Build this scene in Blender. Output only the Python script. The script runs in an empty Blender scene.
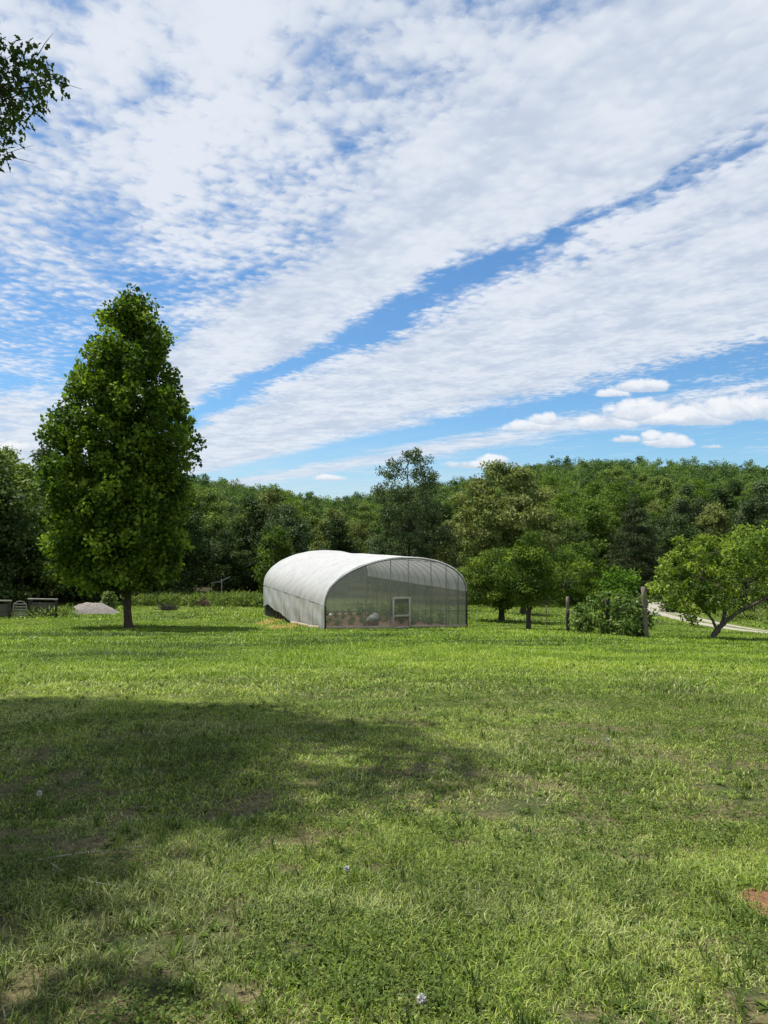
import bpy, math, random
import numpy as np
from mathutils import Vector

R = math.radians
scene = bpy.context.scene
COL = scene.collection
rng = np.random.default_rng(7)
random.seed(7)

# ------------------------------------------------------------------ camera
F = 710.0
PITCH = math.atan((531 - 512) / F)
cam = bpy.data.cameras.new("camera")
cam.sensor_fit = 'VERTICAL'
cam.sensor_height = 36.0
cam.lens = F / 1024 * 36.0
cam.clip_start = 0.05
cam.clip_end = 6000
camo = bpy.data.objects.new("camera", cam)
camo.location = (0, 0, 1.6)
camo.rotation_euler = (R(90) + PITCH, 0, 0)
COL.objects.link(camo)
scene.camera = camo
scene.render.resolution_x, scene.render.resolution_y = 768, 1024

# ------------------------------------------------------------------ render settings
scene.render.engine = 'CYCLES'
cy = scene.cycles
cy.max_bounces = 7
cy.diffuse_bounces = 4
cy.glossy_bounces = 2
cy.transmission_bounces = 6
cy.transparent_max_bounces = 16
cy.use_denoising = True
cy.caustics_reflective = cy.caustics_refractive = False
cy.sample_clamp_indirect = 6
vs = scene.view_settings
vs.view_transform = 'Standard'
vs.look = 'None'
vs.gamma = 1
vs.use_curve_mapping = False
vs.exposure = 0.45

# ------------------------------------------------------------------ sun and sky
SUN_EL, SUN_ROT = R(67), math.atan2(-0.86, 0.51)
sd = Vector((math.sin(SUN_ROT) * math.cos(SUN_EL), math.cos(SUN_ROT) * math.cos(SUN_EL), math.sin(SUN_EL)))
sun = bpy.data.lights.new("sun", 'SUN')
sun.energy = 5.0
sun.angle = R(0.55)
sun.color = (1.0, 0.955, 0.88)
suno = bpy.data.objects.new("sun", sun)
suno.rotation_euler = (-sd).to_track_quat('-Z', 'Y').to_euler()
suno.location = (0, 0, 60)
COL.objects.link(suno)


class NT:
    """tiny node builder"""
    def __init__(s, tree):
        s.t = tree

    def n(s, typ, **kw):
        nd = s.t.nodes.new(typ)
        for k, v in kw.items():
            setattr(nd, k, v)
        return nd

    def put(s, sock, v):
        if hasattr(v, 'is_output') or isinstance(v, bpy.types.NodeSocket):
            s.t.links.new(v, sock)
        elif v is not None:
            if hasattr(sock.default_value, '__len__') and not hasattr(v, '__len__'):
                v = (v,) * len(sock.default_value)
            if hasattr(v, '__len__') and len(sock.default_value) == 4 and len(v) == 3:
                v = tuple(v) + (1,)
            sock.default_value = v

    def m(s, op, a, b=None, c=None, clamp=False):
        nd = s.n('ShaderNodeMath', operation=op, use_clamp=clamp)
        for i, v in enumerate((a, b, c)):
            if v is not None:
                s.put(nd.inputs[i], v)
        return nd.outputs[0]

    def ss(s, x, lo, hi, a=0.0, b=1.0):
        nd = s.n('ShaderNodeMapRange', interpolation_type='SMOOTHSTEP')
        for i, v in enumerate((x, lo, hi, a, b)):
            s.put(nd.inputs[i], v)
        return nd.outputs[0]

    def mix(s, f, a, b, bt='MIX'):
        nd = s.n('ShaderNodeMix', data_type='RGBA', blend_type=bt)
        s.put(nd.inputs[0], f)
        s.put(nd.inputs[6], a)
        s.put(nd.inputs[7], b)
        return nd.outputs[2]

    def noise(s, vec, scale, detail=4, rough=.55, dist=0.0, dims='3D'):
        nd = s.n('ShaderNodeTexNoise', noise_dimensions=dims)
        if vec is not None:
            s.put(nd.inputs['Vector'], vec)
        s.put(nd.inputs['Scale'], scale)
        s.put(nd.inputs['Detail'], detail)
        s.put(nd.inputs['Roughness'], rough)
        s.put(nd.inputs['Distortion'], dist)
        return nd.outputs['Fac']

    def xyz(s, x, y, z=0.0):
        nd = s.n('ShaderNodeCombineXYZ')
        s.put(nd.inputs[0], x)
        s.put(nd.inputs[1], y)
        s.put(nd.inputs[2], z)
        return nd.outputs[0]

    def sep(s, v):
        nd = s.n('ShaderNodeSeparateXYZ')
        s.put(nd.inputs[0], v)
        return nd.outputs

    def ramp(s, f, stops, interp='LINEAR'):
        nd = s.n('ShaderNodeValToRGB')
        cr = nd.color_ramp
        cr.interpolation = interp
        while len(cr.elements) < len(stops):
            cr.elements.new(0.5)
        for e, (p, c) in zip(cr.elements, stops):
            e.position = p
            e.color = (c, c, c, 1) if not hasattr(c, '__len__') else tuple(c) + (1,)
        s.put(nd.inputs[0], f)
        return nd.outputs[0]


world = bpy.data.worlds.new("World")
scene.world = world
world.use_nodes = True
world.cycles.sampling_method = 'MANUAL'
world.cycles.sample_map_resolution = 512
wt = world.node_tree
wt.nodes.clear()
W = NT(wt)
SKY_STRENGTH = 0.09
sky = W.n('ShaderNodeTexSky', sky_type='NISHITA', sun_disc=False)
sky.sun_elevation = SUN_EL
sky.sun_rotation = SUN_ROT % (2 * math.pi)
sky.air_density = 1.0
sky.dust_density = 0.35
sky.ozone_density = 2.0
tc = W.n('ShaderNodeTexCoord')
dx, dy, dz = W.sep(tc.outputs['Generated'])
zc = W.m('MAXIMUM', dz, 0.012)
u = W.m('DIVIDE', dx, zc)
v = W.m('DIVIDE', dy, zc)
cc = W.m('ADD', W.m('MULTIPLY', u, .857), W.m('MULTIPLY', v, .515))     # across the cloud streets
al = W.m('ADD', W.m('MULTIPLY', u, -.515), W.m('MULTIPLY', v, .857))    # along the cloud streets
uv = W.xyz(cc, W.m('MULTIPLY', al, .6), 0.0)
n1 = W.noise(uv, 1.7, 3, .5)
uvp = W.xyz(cc, W.m('MULTIPLY', al, .9), 1.0)
n2 = W.noise(uvp, 19.0, 5, .6, 0.2)
n3 = W.noise(W.xyz(cc, W.m('MULTIPLY', al, .22), 3.0), 3.4, 6, .6)
n4 = W.noise(uvp, 4.6, 4, .5)
vo = W.n('ShaderNodeTexVoronoi', feature='SMOOTH_F1')
W.put(vo.inputs['Vector'], W.xyz(W.m('ADD', cc, W.m('MULTIPLY', n2, .10)), W.m('ADD', W.m('MULTIPLY', al, .9), W.m('MULTIPLY', n4, .12)), 0.0))
vo.inputs['Scale'].default_value = 22.0
vo.inputs['Smoothness'].default_value = .5
puff = W.m('SUBTRACT', .55, vo.outputs['Distance'])
cw = W.m('ADD', cc, W.m('MULTIPLY', W.m('SUBTRACT', n1, .5), .46))
cw = W.m('ADD', cw, W.m('MULTIPLY', W.m('SUBTRACT', n3, .5), .32))
cn = W.m('DIVIDE', W.m('ADD', cw, 4.0), 12.0)
st = [(-4, .62), (-.6, .66), (.3, .64), (.75, .62), (1.0, .72), (1.22, .98), (1.5, .90), (1.61, .40), (1.70, .06), (1.79, .28), (1.9, .52),
      (2.04, .74), (2.45, 1.0), (3.1, .95), (3.5, .66), (3.9, .08), (4.3, .12), (4.65, .5), (4.95, .70), (5.3, .56), (5.8, .24), (6.6, .14), (8, .2)]
cov = W.ramp(cn, [((c + 4) / 12, val) for c, val in st])
cov = W.sep(cov)[0]
left = W.ss(cw, .85, 1.2, 1.0, 0.0)
cov = W.m('SUBTRACT', cov, W.m('MULTIPLY', left, W.ss(v, 2.1, 3.1, 0.0, .30)))
cov = W.m('ADD', cov, W.m('MULTIPLY', left, W.ss(v, 4.4, 6.0, 0.0, .42)))
inband = W.m('MULTIPLY', W.ss(cw, 1.45, 1.6), W.ss(cw, 1.9, 2.1, 1.0, 0.0))
cov = W.m('ADD', cov, W.m('MULTIPLY', inband, W.ss(v, 2.05, 2.75, .26, -.10)))
n5 = W.noise(uvp, 1.15, 3, .5)
tex = W.m('ADD', W.m('MULTIPLY', W.m('SUBTRACT', n2, .5), .95), W.m('MULTIPLY', W.m('SUBTRACT', n4, .5), .9))
tex = W.m('ADD', tex, W.m('MULTIPLY', puff, .36))
tex = W.m('MULTIPLY', tex, W.ss(v, 3.5, 8.0, 1.0, .35))
tex = W.m('MULTIPLY', tex, W.m('SUBTRACT', 1.0, W.m('MULTIPLY', W.ss(cov, .66, .88), .8)))
d = W.m('ADD', cov, tex)
d = W.m('ADD', d, W.m('MULTIPLY', W.m('SUBTRACT', n5, .5), .55))
d = W.m('ADD', d, W.m('MULTIPLY', W.m('SUBTRACT', n3, .5), .38))
veil = W.ss(d, .16, .80)
# small heaped clouds low over the hill, placed by bearing and height angle
yb = W.m('MAXIMUM', dy, .05)
az = W.m('DIVIDE', dx, yb)
el = W.m('DIVIDE', dz, yb)
qv = W.xyz(az, W.m('MULTIPLY', el, 1.3), 7.7)
q1 = W.noise(qv, 30, 6, .62)
q2 = W.noise(qv, 11, 3, .5)
heap = None
shadeh = None
for (px, py, w, h) in ((700, 420, 40, 15), (728, 414, 42, 21), (764, 412, 38, 19), (668, 443, 27, 11), (654, 438, 15, 9), (628, 440, 18, 6), (606, 424, 34, 13), (634, 415, 38, 18), (660, 421, 24, 10), (642, 388, 36, 10), (612, 394, 20, 7),
                       (535, 428, 32, 9), (548, 422, 22, 10), (470, 466, 30, 6), (494, 461, 18, 7), (330, 479, 18, 5), (14, 450, 34, 10), (715, 447, 14, 3)):
    ex = W.m('DIVIDE', W.m('SUBTRACT', az, (px - 384) / F), w / F)
    dyv = W.m('SUBTRACT', el, (531 - py) / F)
    ey = W.m('DIVIDE', dyv, h / F)
    ey = W.m('MULTIPLY', ey, W.ss(ey, -.4, .05, 2.6, 1.0))
    e = W.m('SUBTRACT', 1.0, W.m('ADD', W.m('MULTIPLY', ex, ex), W.m('MULTIPLY', ey, ey)))
    if heap is None:
        heap, shadeh = e, ey
    else:
        gt = W.m('GREATER_THAN', e, heap)
        mx = W.n('ShaderNodeMix', data_type='FLOAT')
        W.put(mx.inputs[0], gt); W.put(mx.inputs[2], shadeh); W.put(mx.inputs[3], ey)
        shadeh = mx.outputs[0]
        heap = W.m('MAXIMUM', heap, e)
heap = W.m('ADD', heap, W.m('MULTIPLY', W.m('SUBTRACT', q1, .5), 3.4))
heap = W.m('ADD', heap, W.m('MULTIPLY', W.m('SUBTRACT', q2, .5), 1.6))
heap = W.m('MULTIPLY', W.ss(heap, -.25, .60), W.m('GREATER_THAN', dy, .1))
skyc = W.mix(1.0, sky.outputs[0], (SKY_STRENGTH * 0.62, SKY_STRENGTH * 0.92, SKY_STRENGTH * 1.12), 'MULTIPLY')
bright = W.ss(W.m('ADD', W.m('ADD', W.m('MULTIPLY', n2, .14), W.m('MULTIPLY', n3, .49)), W.m('ADD', W.m('MULTIPLY', n4, .5), W.m('MULTIPLY', puff, .14))), .42, .72)
cl = W.mix(bright, (.43, .485, .575), (.60, .63, .68))
out = W.mix(W.m('MULTIPLY', veil, .93), skyc, cl)
low = W.m('MULTIPLY', W.m('MULTIPLY', W.ss(el, .015, .17, 1.0, 0.0), W.ss(az, -.05, .42, 1.0, .25)), W.m('ADD', .45, W.m('MULTIPLY', W.m('SUBTRACT', n3, .5), 1.3), clamp=True))
out = W.mix(W.m('MULTIPLY', low, 1.15, clamp=True), out, (.50, .56, .64))
hc = W.mix(W.ss(W.m('ADD', shadeh, W.m('MULTIPLY', W.m('SUBTRACT', q1, .5), 2.6)), -.45, .7), (.44, .50, .585), (.69, .70, .72))
out = W.mix(W.m('MULTIPLY', heap, .90), out, hc)
bg = W.n('ShaderNodeBackground')
W.put(bg.inputs[0], out)
bg.inputs[1].default_value = 1.0
wo = W.n('ShaderNodeOutputWorld')
wt.links.new(bg.outputs[0], wo.inputs[0])


# ------------------------------------------------------------------ helpers
def tag(o, label=None, cat=None, group=None, kind=None):
    if label: o['label'] = label
    if cat: o['category'] = cat
    if group: o['group'] = group
    if kind: o['kind'] = kind
    return o


def make_mesh(name, V, faces=None, loops=None, totals=None, attrs=None, smooth=False):
    """faces: (N,k) int array, or loops + totals for mixed polygons; attrs: {name: per-face floats}"""
    me = bpy.data.meshes.new(name)
    V = np.asarray(V, dtype=np.float32)
    if faces is not None:
        faces = np.asarray(faces, dtype=np.int32)
        loops = faces.ravel()
        totals = np.full(len(faces), faces.shape[1], dtype=np.int32)
    loops = np.asarray(loops, dtype=np.int32)
    totals = np.asarray(totals, dtype=np.int32)
    starts = np.concatenate([[0], np.cumsum(totals)[:-1]]).astype(np.int32)
    me.vertices.add(len(V)); me.vertices.foreach_set('co', V.ravel())
    me.loops.add(len(loops)); me.loops.foreach_set('vertex_index', loops)
    me.polygons.add(len(totals)); me.polygons.foreach_set('loop_start', starts)
    if smooth:
        me.polygons.foreach_set('use_smooth', np.ones(len(totals), dtype=bool))
    for k, val in (attrs or {}).items():
        a = me.attributes.new(k, 'FLOAT', 'FACE')
        a.data.foreach_set('value', np.asarray(val, dtype=np.float32))
    me.update(calc_edges=True)
    me.validate()
    return me


def obj(name, me, mat=None, parent=None, loc=None, rotz=0):
    o = bpy.data.objects.new(name, me)
    COL.objects.link(o)
    if mat is not None and not me.materials:
        me.materials.append(mat)
    if parent is not None: o.parent = parent
    if loc is not None: o.location = loc
    if rotz: o.rotation_euler = (0, 0, rotz)
    return o


def empty(name, loc, label, cat, group=None, rotz=0):
    o = bpy.data.objects.new(name, None)
    o.empty_display_size = .3
    COL.objects.link(o)
    o.location = loc
    o.rotation_euler = (0, 0, rotz)
    return tag(o, label, cat, group)


class MB:
    """collects boxes, tubes and grids and builds ONE mesh"""
    def __init__(s):
        s.V, s.L, s.T, s.k, s.tint = [], [], [], 0, []

    def add(s, V, faces, tint=.5):
        V = np.asarray(V, dtype=float)
        for f in faces:
            s.L.extend(int(i) + s.k for i in f); s.T.append(len(f)); s.tint.append(tint)
        s.V.append(V); s.k += len(V)

    def box(s, c, size, ax=None, tint=.5):
        c = np.array(c, float); hx, hy, hz = np.array(size, float) / 2
        A = np.eye(3) if ax is None else np.array(ax, float)
        b = min(hx, hy, hz) * .16
        V, idx = [], {}
        # chamfered box: 24 vertices
        for sx in (-1, 1):
            for sy in (-1, 1):
                for sz in (-1, 1):
                    for k in range(3):
                        p = np.array([sx * (hx - (b if k != 0 else 0)), sy * (hy - (b if k != 1 else 0)), sz * (hz - (b if k != 2 else 0))])
                        idx[(sx, sy, sz, k)] = len(V)
                        V.append(c + p @ A)
        f = []
        g = idx
        for k in range(3):
            for sg in (-1, 1):
                o = [(-1, -1), (1, -1), (1, 1), (-1, 1)]
                quad = []
                for a, bb in o:
                    q = [0, 0, 0]; q[k] = sg; q[(k + 1) % 3] = a; q[(k + 2) % 3] = bb
                    quad.append(g[(q[0], q[1], q[2], k)])
                f.append(quad if sg > 0 else quad[::-1])
        for k in range(3):
            a, bb = (k + 1) % 3, (k + 2) % 3
            for sa in (-1, 1):
                for sb in (-1, 1):
                    q0 = [0, 0, 0]; q0[a] = sa; q0[bb] = sb
                    q1 = list(q0); q0[k] = -1; q1[k] = 1
                    quad = [g[(*q0, a)], g[(*q1, a)], g[(*q1, bb)], g[(*q0, bb)]]
                    f.append(quad if sa * sb < 0 else quad[::-1])
        for sx in (-1, 1):
            for sy in (-1, 1):
                for sz in (-1, 1):
                    t = [g[(sx, sy, sz, k)] for k in range(3)]
                    f.append(t if sx * sy * sz > 0 else t[::-1])
        s.add(V, f, tint)

    def beam(s, a, b, w, h, tint=.5):
        a = np.array(a, float); b = np.array(b, float)
        d = b - a; L = np.linalg.norm(d); d /= L
        up = np.array([0, 0, 1.]) if abs(d[2]) < .9 else np.array([0, 1., 0])
        x = np.cross(d, up); x /= np.linalg.norm(x); y = np.cross(x, d)
        s.box((a + b) / 2, (L, w, h), np.stack([d, x, y]), tint)

    def tube(s, P, rad, n=7, cap=True, tint=.5):
        P = np.asarray(P, float); m = len(P)
        rad = np.broadcast_to(np.asarray(rad, float), (m,))
        T = np.gradient(P, axis=0); T /= np.linalg.norm(T, axis=1)[:, None] + 1e-9
        ref = np.array([1, 0, 0.]) if abs(T[0, 0]) < .8 else np.array([0, 1., 0])
        V = []
        for i in range(m):
            x = np.cross(T[i], ref); x /= np.linalg.norm(x) + 1e-9; y = np.cross(T[i], x)
            a = np.arange(n) * 2 * math.pi / n
            V.append(P[i] + rad[i] * (np.cos(a)[:, None] * x + np.sin(a)[:, None] * y))
        f = []
        for i in range(m - 1):
            for j in range(n):
                f.append((i * n + j, i * n + (j + 1) % n, (i + 1) * n + (j + 1) % n, (i + 1) * n + j))
        if cap:
            f.append(tuple(range(n))[::-1]); f.append(tuple((m - 1) * n + j for j in range(n)))
        s.add(np.concatenate(V), f, tint)

    def grid(s, G, tint=.5):
        a, b = G.shape[:2]
        i = np.arange(a * b).reshape(a, b)
        f = np.stack([i[:-1, :-1], i[1:, :-1], i[1:, 1:], i[:-1, 1:]], -1).reshape(-1, 4)
        s.add(G.reshape(-1, 3), f, tint)

    def mesh(s, name, smooth=False):
        return make_mesh(name, np.concatenate(s.V), loops=s.L, totals=s.T, attrs={'tint': s.tint}, smooth=smooth)

    def build(s, name, mat, parent=None, smooth=False):
        return obj(name, s.mesh(name, smooth), mat, parent)


# smooth value noise for layout (numpy)
_tab = np.random.default_rng(3).random((256, 256))


def vnoise(x, y, sc=1.0, oct=3):
    x = np.asarray(x, float) * sc; y = np.asarray(y, float) * sc
    r = 0; amp = 1; tot = 0
    for o in range(oct):
        xi = np.floor(x).astype(int); yi = np.floor(y).astype(int)
        fx = x - xi; fy = y - yi
        fx = fx * fx * (3 - 2 * fx); fy = fy * fy * (3 - 2 * fy)
        g = lambda a, b: _tab[(xi + a) % 256, (yi + b) % 256]
        r = r + amp * ((g(0, 0) * (1 - fx) + g(1, 0) * fx) * (1 - fy) + (g(0, 1) * (1 - fx) + g(1, 1) * fx) * fy)
        tot += amp; amp *= .5; x = x * 2.03 + 17.1; y = y * 2.03 + 5.7
    return r / tot


def sstep(x, a, b):
    t = np.clip((np.asarray(x, float) - a) / (b - a), 0, 1)
    return t * t * (3 - 2 * t)


# ------------------------------------------------------------------ terrain height
_py = np.array([-400, -40, -10, 0, 3, 6, 12, 25, 36, 47, 56, 66, 80, 100, 120])
_pz = np.array([8, 2.0, .75, 0, -.27, -.57, -1.17, -2.55, -3.72, -4.86, -5.6, -6.2, -6.8, -7.1, -6.9])
_yy = np.linspace(-400, 120, 2081)
_zz = np.interp(_yy, _py, _pz)
_k = np.hanning(25); _k /= _k.sum()
_zs = np.convolve(np.pad(_zz, 12, mode='edge'), _k, mode='valid')
_ra = np.array([-3, -.8, -.5, -.26, -.076, .079, .248, .54, 1.2, 3])
_re = np.array([.075, .08, .085, .080, .046, .070, .100, .095, .085, .08])


def height(x, y):
    x = np.asarray(x, float); y = np.asarray(y, float)
    z = np.interp(y, _yy, _zs)
    z = z - .03 * np.clip(x - 8, 0, 60) * sstep(y, 14, 34) * (1 - sstep(y, 54, 78))
    z = z + .02 * np.clip(-x - 12, 0, 40) * sstep(y, 20, 50) * (1 - sstep(y, 90, 140)) * .4
    a = x / np.maximum(y, 60)
    top = np.interp(a, _ra, _re) * 385 - 12.0 + 1.6 + 6.9
    hill = top * (sstep(y, 112, 400) * .8 + .2 * sstep(y, 180, 380)) - 26 * sstep(y, 410, 760)
    z = z + np.where(y > 105, hill, 0)
    z = z + (vnoise(x, y, .02, 3) - .5) * 5 * sstep(y, 115, 220)
    z = z + (vnoise(x, y, .35, 3) - .5) * .10 * sstep(np.hypot(x, y), 1.5, 8) + (vnoise(x, y, 1.7, 2) - .5) * .03
    return z


def H(x, y):
    return float(height(x, y))


def at(px, Y, dz=0.0):
    """a ground point under image column px at depth Y (used to place things on the terrain)"""
    x = (px - 384) / F * Y
    return np.array([x, Y, H(x, Y) + dz])


# ------------------------------------------------------------------ materials
def new_mat(name):
    m = bpy.data.materials.new(name)
    m.use_nodes = True
    m.node_tree.nodes.clear()
    return m, NT(m.node_tree)


def finish(N, shader):
    o = N.n('ShaderNodeOutputMaterial')
    N.t.links.new(shader, o.inputs[0])


def principled(N, col, rough=.7, spec=.3, bump=None, bstr=.3, metallic=0.0):
    b = N.n('ShaderNodeBsdfPrincipled')
    N.put(b.inputs['Base Color'], col)
    N.put(b.inputs['Roughness'], rough)
    N.put(b.inputs['Specular IOR Level'], spec)
    N.put(b.inputs['Metallic'], metallic)
    if bump is not None:
        bn = N.n('ShaderNodeBump')
        bn.inputs['Strength'].default_value = bstr
        bn.inputs['Distance'].default_value = .02
        N.put(bn.inputs['Height'], bump)
        N.t.links.new(bn.outputs[0], b.inputs['Normal'])
    return b.outputs[0]


def leaf_mat(name, stops, trans=.35, rough=.6, spec=.12):
    m, N = new_mat(name)
    a = N.n('ShaderNodeAttribute', attribute_name='tint')
    oi = N.n('ShaderNodeObjectInfo')
    t = N.m('ADD', a.outputs['Fac'], N.m('MULTIPLY', N.m('SUBTRACT', oi.outputs['Random'], .5), .35))
    col = N.ramp(t, stops)
    p = principled(N, col, rough, spec)
    tr = N.n('ShaderNodeBsdfTranslucent')
    N.put(tr.inputs[0], N.mix(1.0, col, (1.25, 1.35, .55), 'MULTIPLY'))
    mx = N.n('ShaderNodeMixShader')
    mx.inputs[0].default_value = trans
    N.t.links.new(p, mx.inputs[1]); N.t.links.new(tr.outputs[0], mx.inputs[2])
    finish(N, mx.outputs[0])
    return m


def plain_mat(name, c1, c2, scale=8, rough=.8, spec=.2, bstr=.3, stretch=(1, 1, 1), metallic=0.0):
    m, N = new_mat(name)
    tcn = N.n('ShaderNodeTexCoord')
    mp = N.n('ShaderNodeMapping')
    mp.inputs['Scale'].default_value = stretch
    N.t.links.new(tcn.outputs['Object'], mp.inputs[0])
    n = N.noise(mp.outputs[0], scale, 5, .6)
    n_ = N.noise(mp.outputs[0], scale * 4, 3, .6)
    f = N.ss(N.m('ADD', N.m('MULTIPLY', n, .7), N.m('MULTIPLY', n_, .3)), .3, .7)
    a = N.n('ShaderNodeAttribute', attribute_name='tint')
    col = N.mix(f, c1, c2)
    col = N.mix(1.0, col, N.ramp(a.outputs['Fac'], [(0, .6), (.5, 1.0), (1, 1.0)]), 'MULTIPLY')
    finish(N, principled(N, col, rough, spec, n_, bstr, metallic))
    return m


M = {}
M['poplar'] = leaf_mat('poplar leaf', [(0, (.022, .048, .006)), (.5, (.062, .115, .013)), (1, (.23, .32, .038))], .38)
M['shade'] = leaf_mat('shade tree leaf', [(0, (.025, .05, .012)), (.6, (.055, .09, .02)), (1, (.11, .16, .035))], .3)
M['fruit'] = leaf_mat('fruit tree leaf', [(0, (.028, .058, .010)), (.5, (.082, .142, .019)), (1, (.25, .33, .05))], .35)
M['olive'] = leaf_mat('olive leaf', [(0, (.05, .07, .02)), (.5, (.15, .185, .055)), (1, (.29, .31, .12))], .28)
M['grey'] = leaf_mat('grey green leaf', [(0, (.034, .056, .024)), (.5, (.08, .118, .052)), (1, (.15, .20, .10))], .25)
M['wood'] = leaf_mat('woodland leaf', [(0, (.032, .058, .015)), (.5, (.105, .160, .040)), (1, (.21, .28, .07))], .3)
M['wooddark'] = leaf_mat('dark woodland leaf', [(0, (.024, .044, .014)), (.5, (.050, .086, .026)), (1, (.11, .16, .05))], .25)
M['woodlight'] = leaf_mat('light woodland leaf', [(0, (.04, .075, .012)), (.5, (.095, .155, .024)), (1, (.16, .23, .04))], .34)
M['needle'] = leaf_mat('needle', [(0, (.022, .034, .012)), (.5, (.048, .068, .020)), (1, (.10, .12, .042))], .15)
M['vine'] = leaf_mat('vine leaf', [(0, (.03, .06, .014)), (.5, (.11, .18, .04)), (1, (.24, .31, .11))], .34)
M['lime'] = leaf_mat('lime leaf', [(0, (.035, .085, .010)), (.5, (.085, .17, .02)), (1, (.15, .26, .035))], .4)
M['clover'] = leaf_mat('clover leaf', [(0, (.04, .07, .014)), (.5, (.10, .150, .028)), (1, (.21, .27, .06))], .3)
M['farwood'] = leaf_mat('far woodland leaf', [(0, (.03, .05, .016)), (.3, (.052, .096, .030)), (.6, (.092, .155, .040)), (1, (.175, .25, .065))], .28)
M['weed'] = leaf_mat('weed leaf', [(0, (.06, .10, .025)), (.5, (.17, .235, .065)), (1, (.28, .32, .13))], .34)
M['bark'] = plain_mat('bark', (.035, .028, .022), (.11, .09, .07), 5, .9, .1, .8, (3, 3, .6))
M['palebark'] = plain_mat('pale bark', (.10, .085, .07), (.30, .27, .23), 6, .9, .1, .6, (3, 3, .7))
M['limbbark'] = plain_mat('limb bark', (.045, .038, .030), (.20, .175, .145), 5, .9, .1, .7, (3, 3, .8))
M['post'] = plain_mat('weathered post wood', (.10, .085, .07), (.24, .21, .17), 6, .9, .1, .5, (6, 6, .6))
M['darkpost'] = plain_mat('dark post wood', (.03, .026, .022), (.08, .07, .06), 6, .9, .1, .5, (6, 6, .6))
M['greywood'] = plain_mat('grey boards', (.06, .055, .05), (.17, .155, .135), 4, .9, .1, .4, (1, 1, 6))
M['silverwood'] = plain_mat('silvered boards', (.22, .21, .19), (.42, .40, .37), 4, .85, .15, .4, (1, 1, 6))
M['paint'] = plain_mat('cream paint', (.36, .34, .29), (.52, .50, .44), 5, .55, .4, .1)
M['metal'] = plain_mat('galvanised pipe', (.16, .165, .165), (.27, .275, .275), 12, .5, .5, .05, metallic=.5)
M['gapshade'] = plain_mat('black fabric and gap shade', (.008, .008, .008), (.022, .021, .02), 9, .8, .2, .3)  # near-black colour holds the interior's shade as well as dark fabric
M['board'] = plain_mat('baseboard wood', (.40, .32, .20), (.58, .49, .34), 5, .8, .2, .3)
M['gravelpile'] = plain_mat('gravel heap', (.17, .155, .14), (.29, .27, .245), 7, .95, .1, 1.0)
M['stone'] = plain_mat('pale stone', (.30, .29, .26), (.52, .50, .46), 5, .9, .15, .6)
M['clay'] = plain_mat('red clay', (.16, .065, .03), (.27, .125, .06), 6, .95, .05, 1.0)
M['brush'] = plain_mat('dead brush', (.09, .065, .045), (.22, .17, .12), 9, .9, .1, .5)
M['terracotta'] = plain_mat('brown plastic', (.15, .065, .045), (.21, .10, .07), 5, .6, .4, .1)
M['sack'] = plain_mat('white sack', (.60, .59, .55), (.78, .77, .74), 6, .7, .3, .4)
M['twig'] = plain_mat('dry twig', (.20, .17, .13), (.38, .34, .27), 14, .9, .1, .5)
M['puff'] = plain_mat('seed fluff', (.62, .62, .58), (.8, .8, .77), 30, .9, .1, .5)

# lawn soil and thatch, driveway
m, N = new_mat('lawn soil and turf')
g = N.n('ShaderNodeNewGeometry')
px_, py_, pz_ = N.sep(g.outputs['Position'])
pos = N.xyz(px_, py_, 0.0)
nA = N.noise(pos, .22, 4, .6)
nB = N.noise(pos, 1.4, 5, .65)
nC = N.noise(pos, 14, 4, .65)
nD = N.noise(pos, 60, 3, .6)
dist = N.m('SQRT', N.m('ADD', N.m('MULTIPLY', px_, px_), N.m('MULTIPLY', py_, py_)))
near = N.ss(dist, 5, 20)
mixn = N.m('ADD', N.m('MULTIPLY', nC, .55), N.m('MULTIPLY', nD, .45))
thatch = N.mix(N.ss(mixn, .36, .66), (.040, .032, .017), (.19, .15, .08))
turf = N.mix(N.ss(mixn, .34, .68), (.035, .065, .010), (.105, .15, .022))
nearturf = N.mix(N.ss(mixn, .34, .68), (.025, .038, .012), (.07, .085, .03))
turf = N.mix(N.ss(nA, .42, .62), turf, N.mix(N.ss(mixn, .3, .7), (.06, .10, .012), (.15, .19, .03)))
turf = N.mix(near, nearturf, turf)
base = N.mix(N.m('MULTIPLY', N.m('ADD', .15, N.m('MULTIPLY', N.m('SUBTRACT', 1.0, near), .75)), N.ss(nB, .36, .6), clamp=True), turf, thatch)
# woodland floor beyond the meadow
base = N.mix(N.ss(py_, 84, 96), base, N.mix(nB, (.025, .03, .012), (.06, .05, .025)))


def spot(N, X, Y, rx, ry):
    ex = N.m('DIVIDE', N.m('SUBTRACT', px_, X), rx)
    ey = N.m('DIVIDE', N.m('SUBTRACT', py_, Y), ry)
    e = N.m('ADD', N.m('MULTIPLY', ex, ex), N.m('MULTIPLY', ey, ey))
    return N.ss(N.m('ADD', e, N.m('MULTIPLY', N.m('SUBTRACT', nB, .5), 2.2)), .55, 1.25, 1.0, 0.0)


BARE = [(2.05, 3.78, .20, .22), (-1.55, 2.45, .5, .28), (-7.2, 49.5, 1.2, 4.5), (-6.3, 46.2, 1.0, .8), (-9.2, 57.5, .8, 5.0)]
for X, Y, rx, ry in BARE:
    far = Y > 40
    cA, cB = ((.20, .15, .04), (.33, .20, .07)) if far else ((.15, .07, .04), (.25, .13, .075))
    base = N.mix(N.m('MULTIPLY', spot(N, X, Y, rx, ry), .9), base, N.mix(N.ss(nC, .35, .65), cA, cB))
finish(N, principled(N, base, .95, .1, N.m('ADD', nC, N.m('MULTIPLY', nD, .5)), .6))
M['ground'] = m

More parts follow.
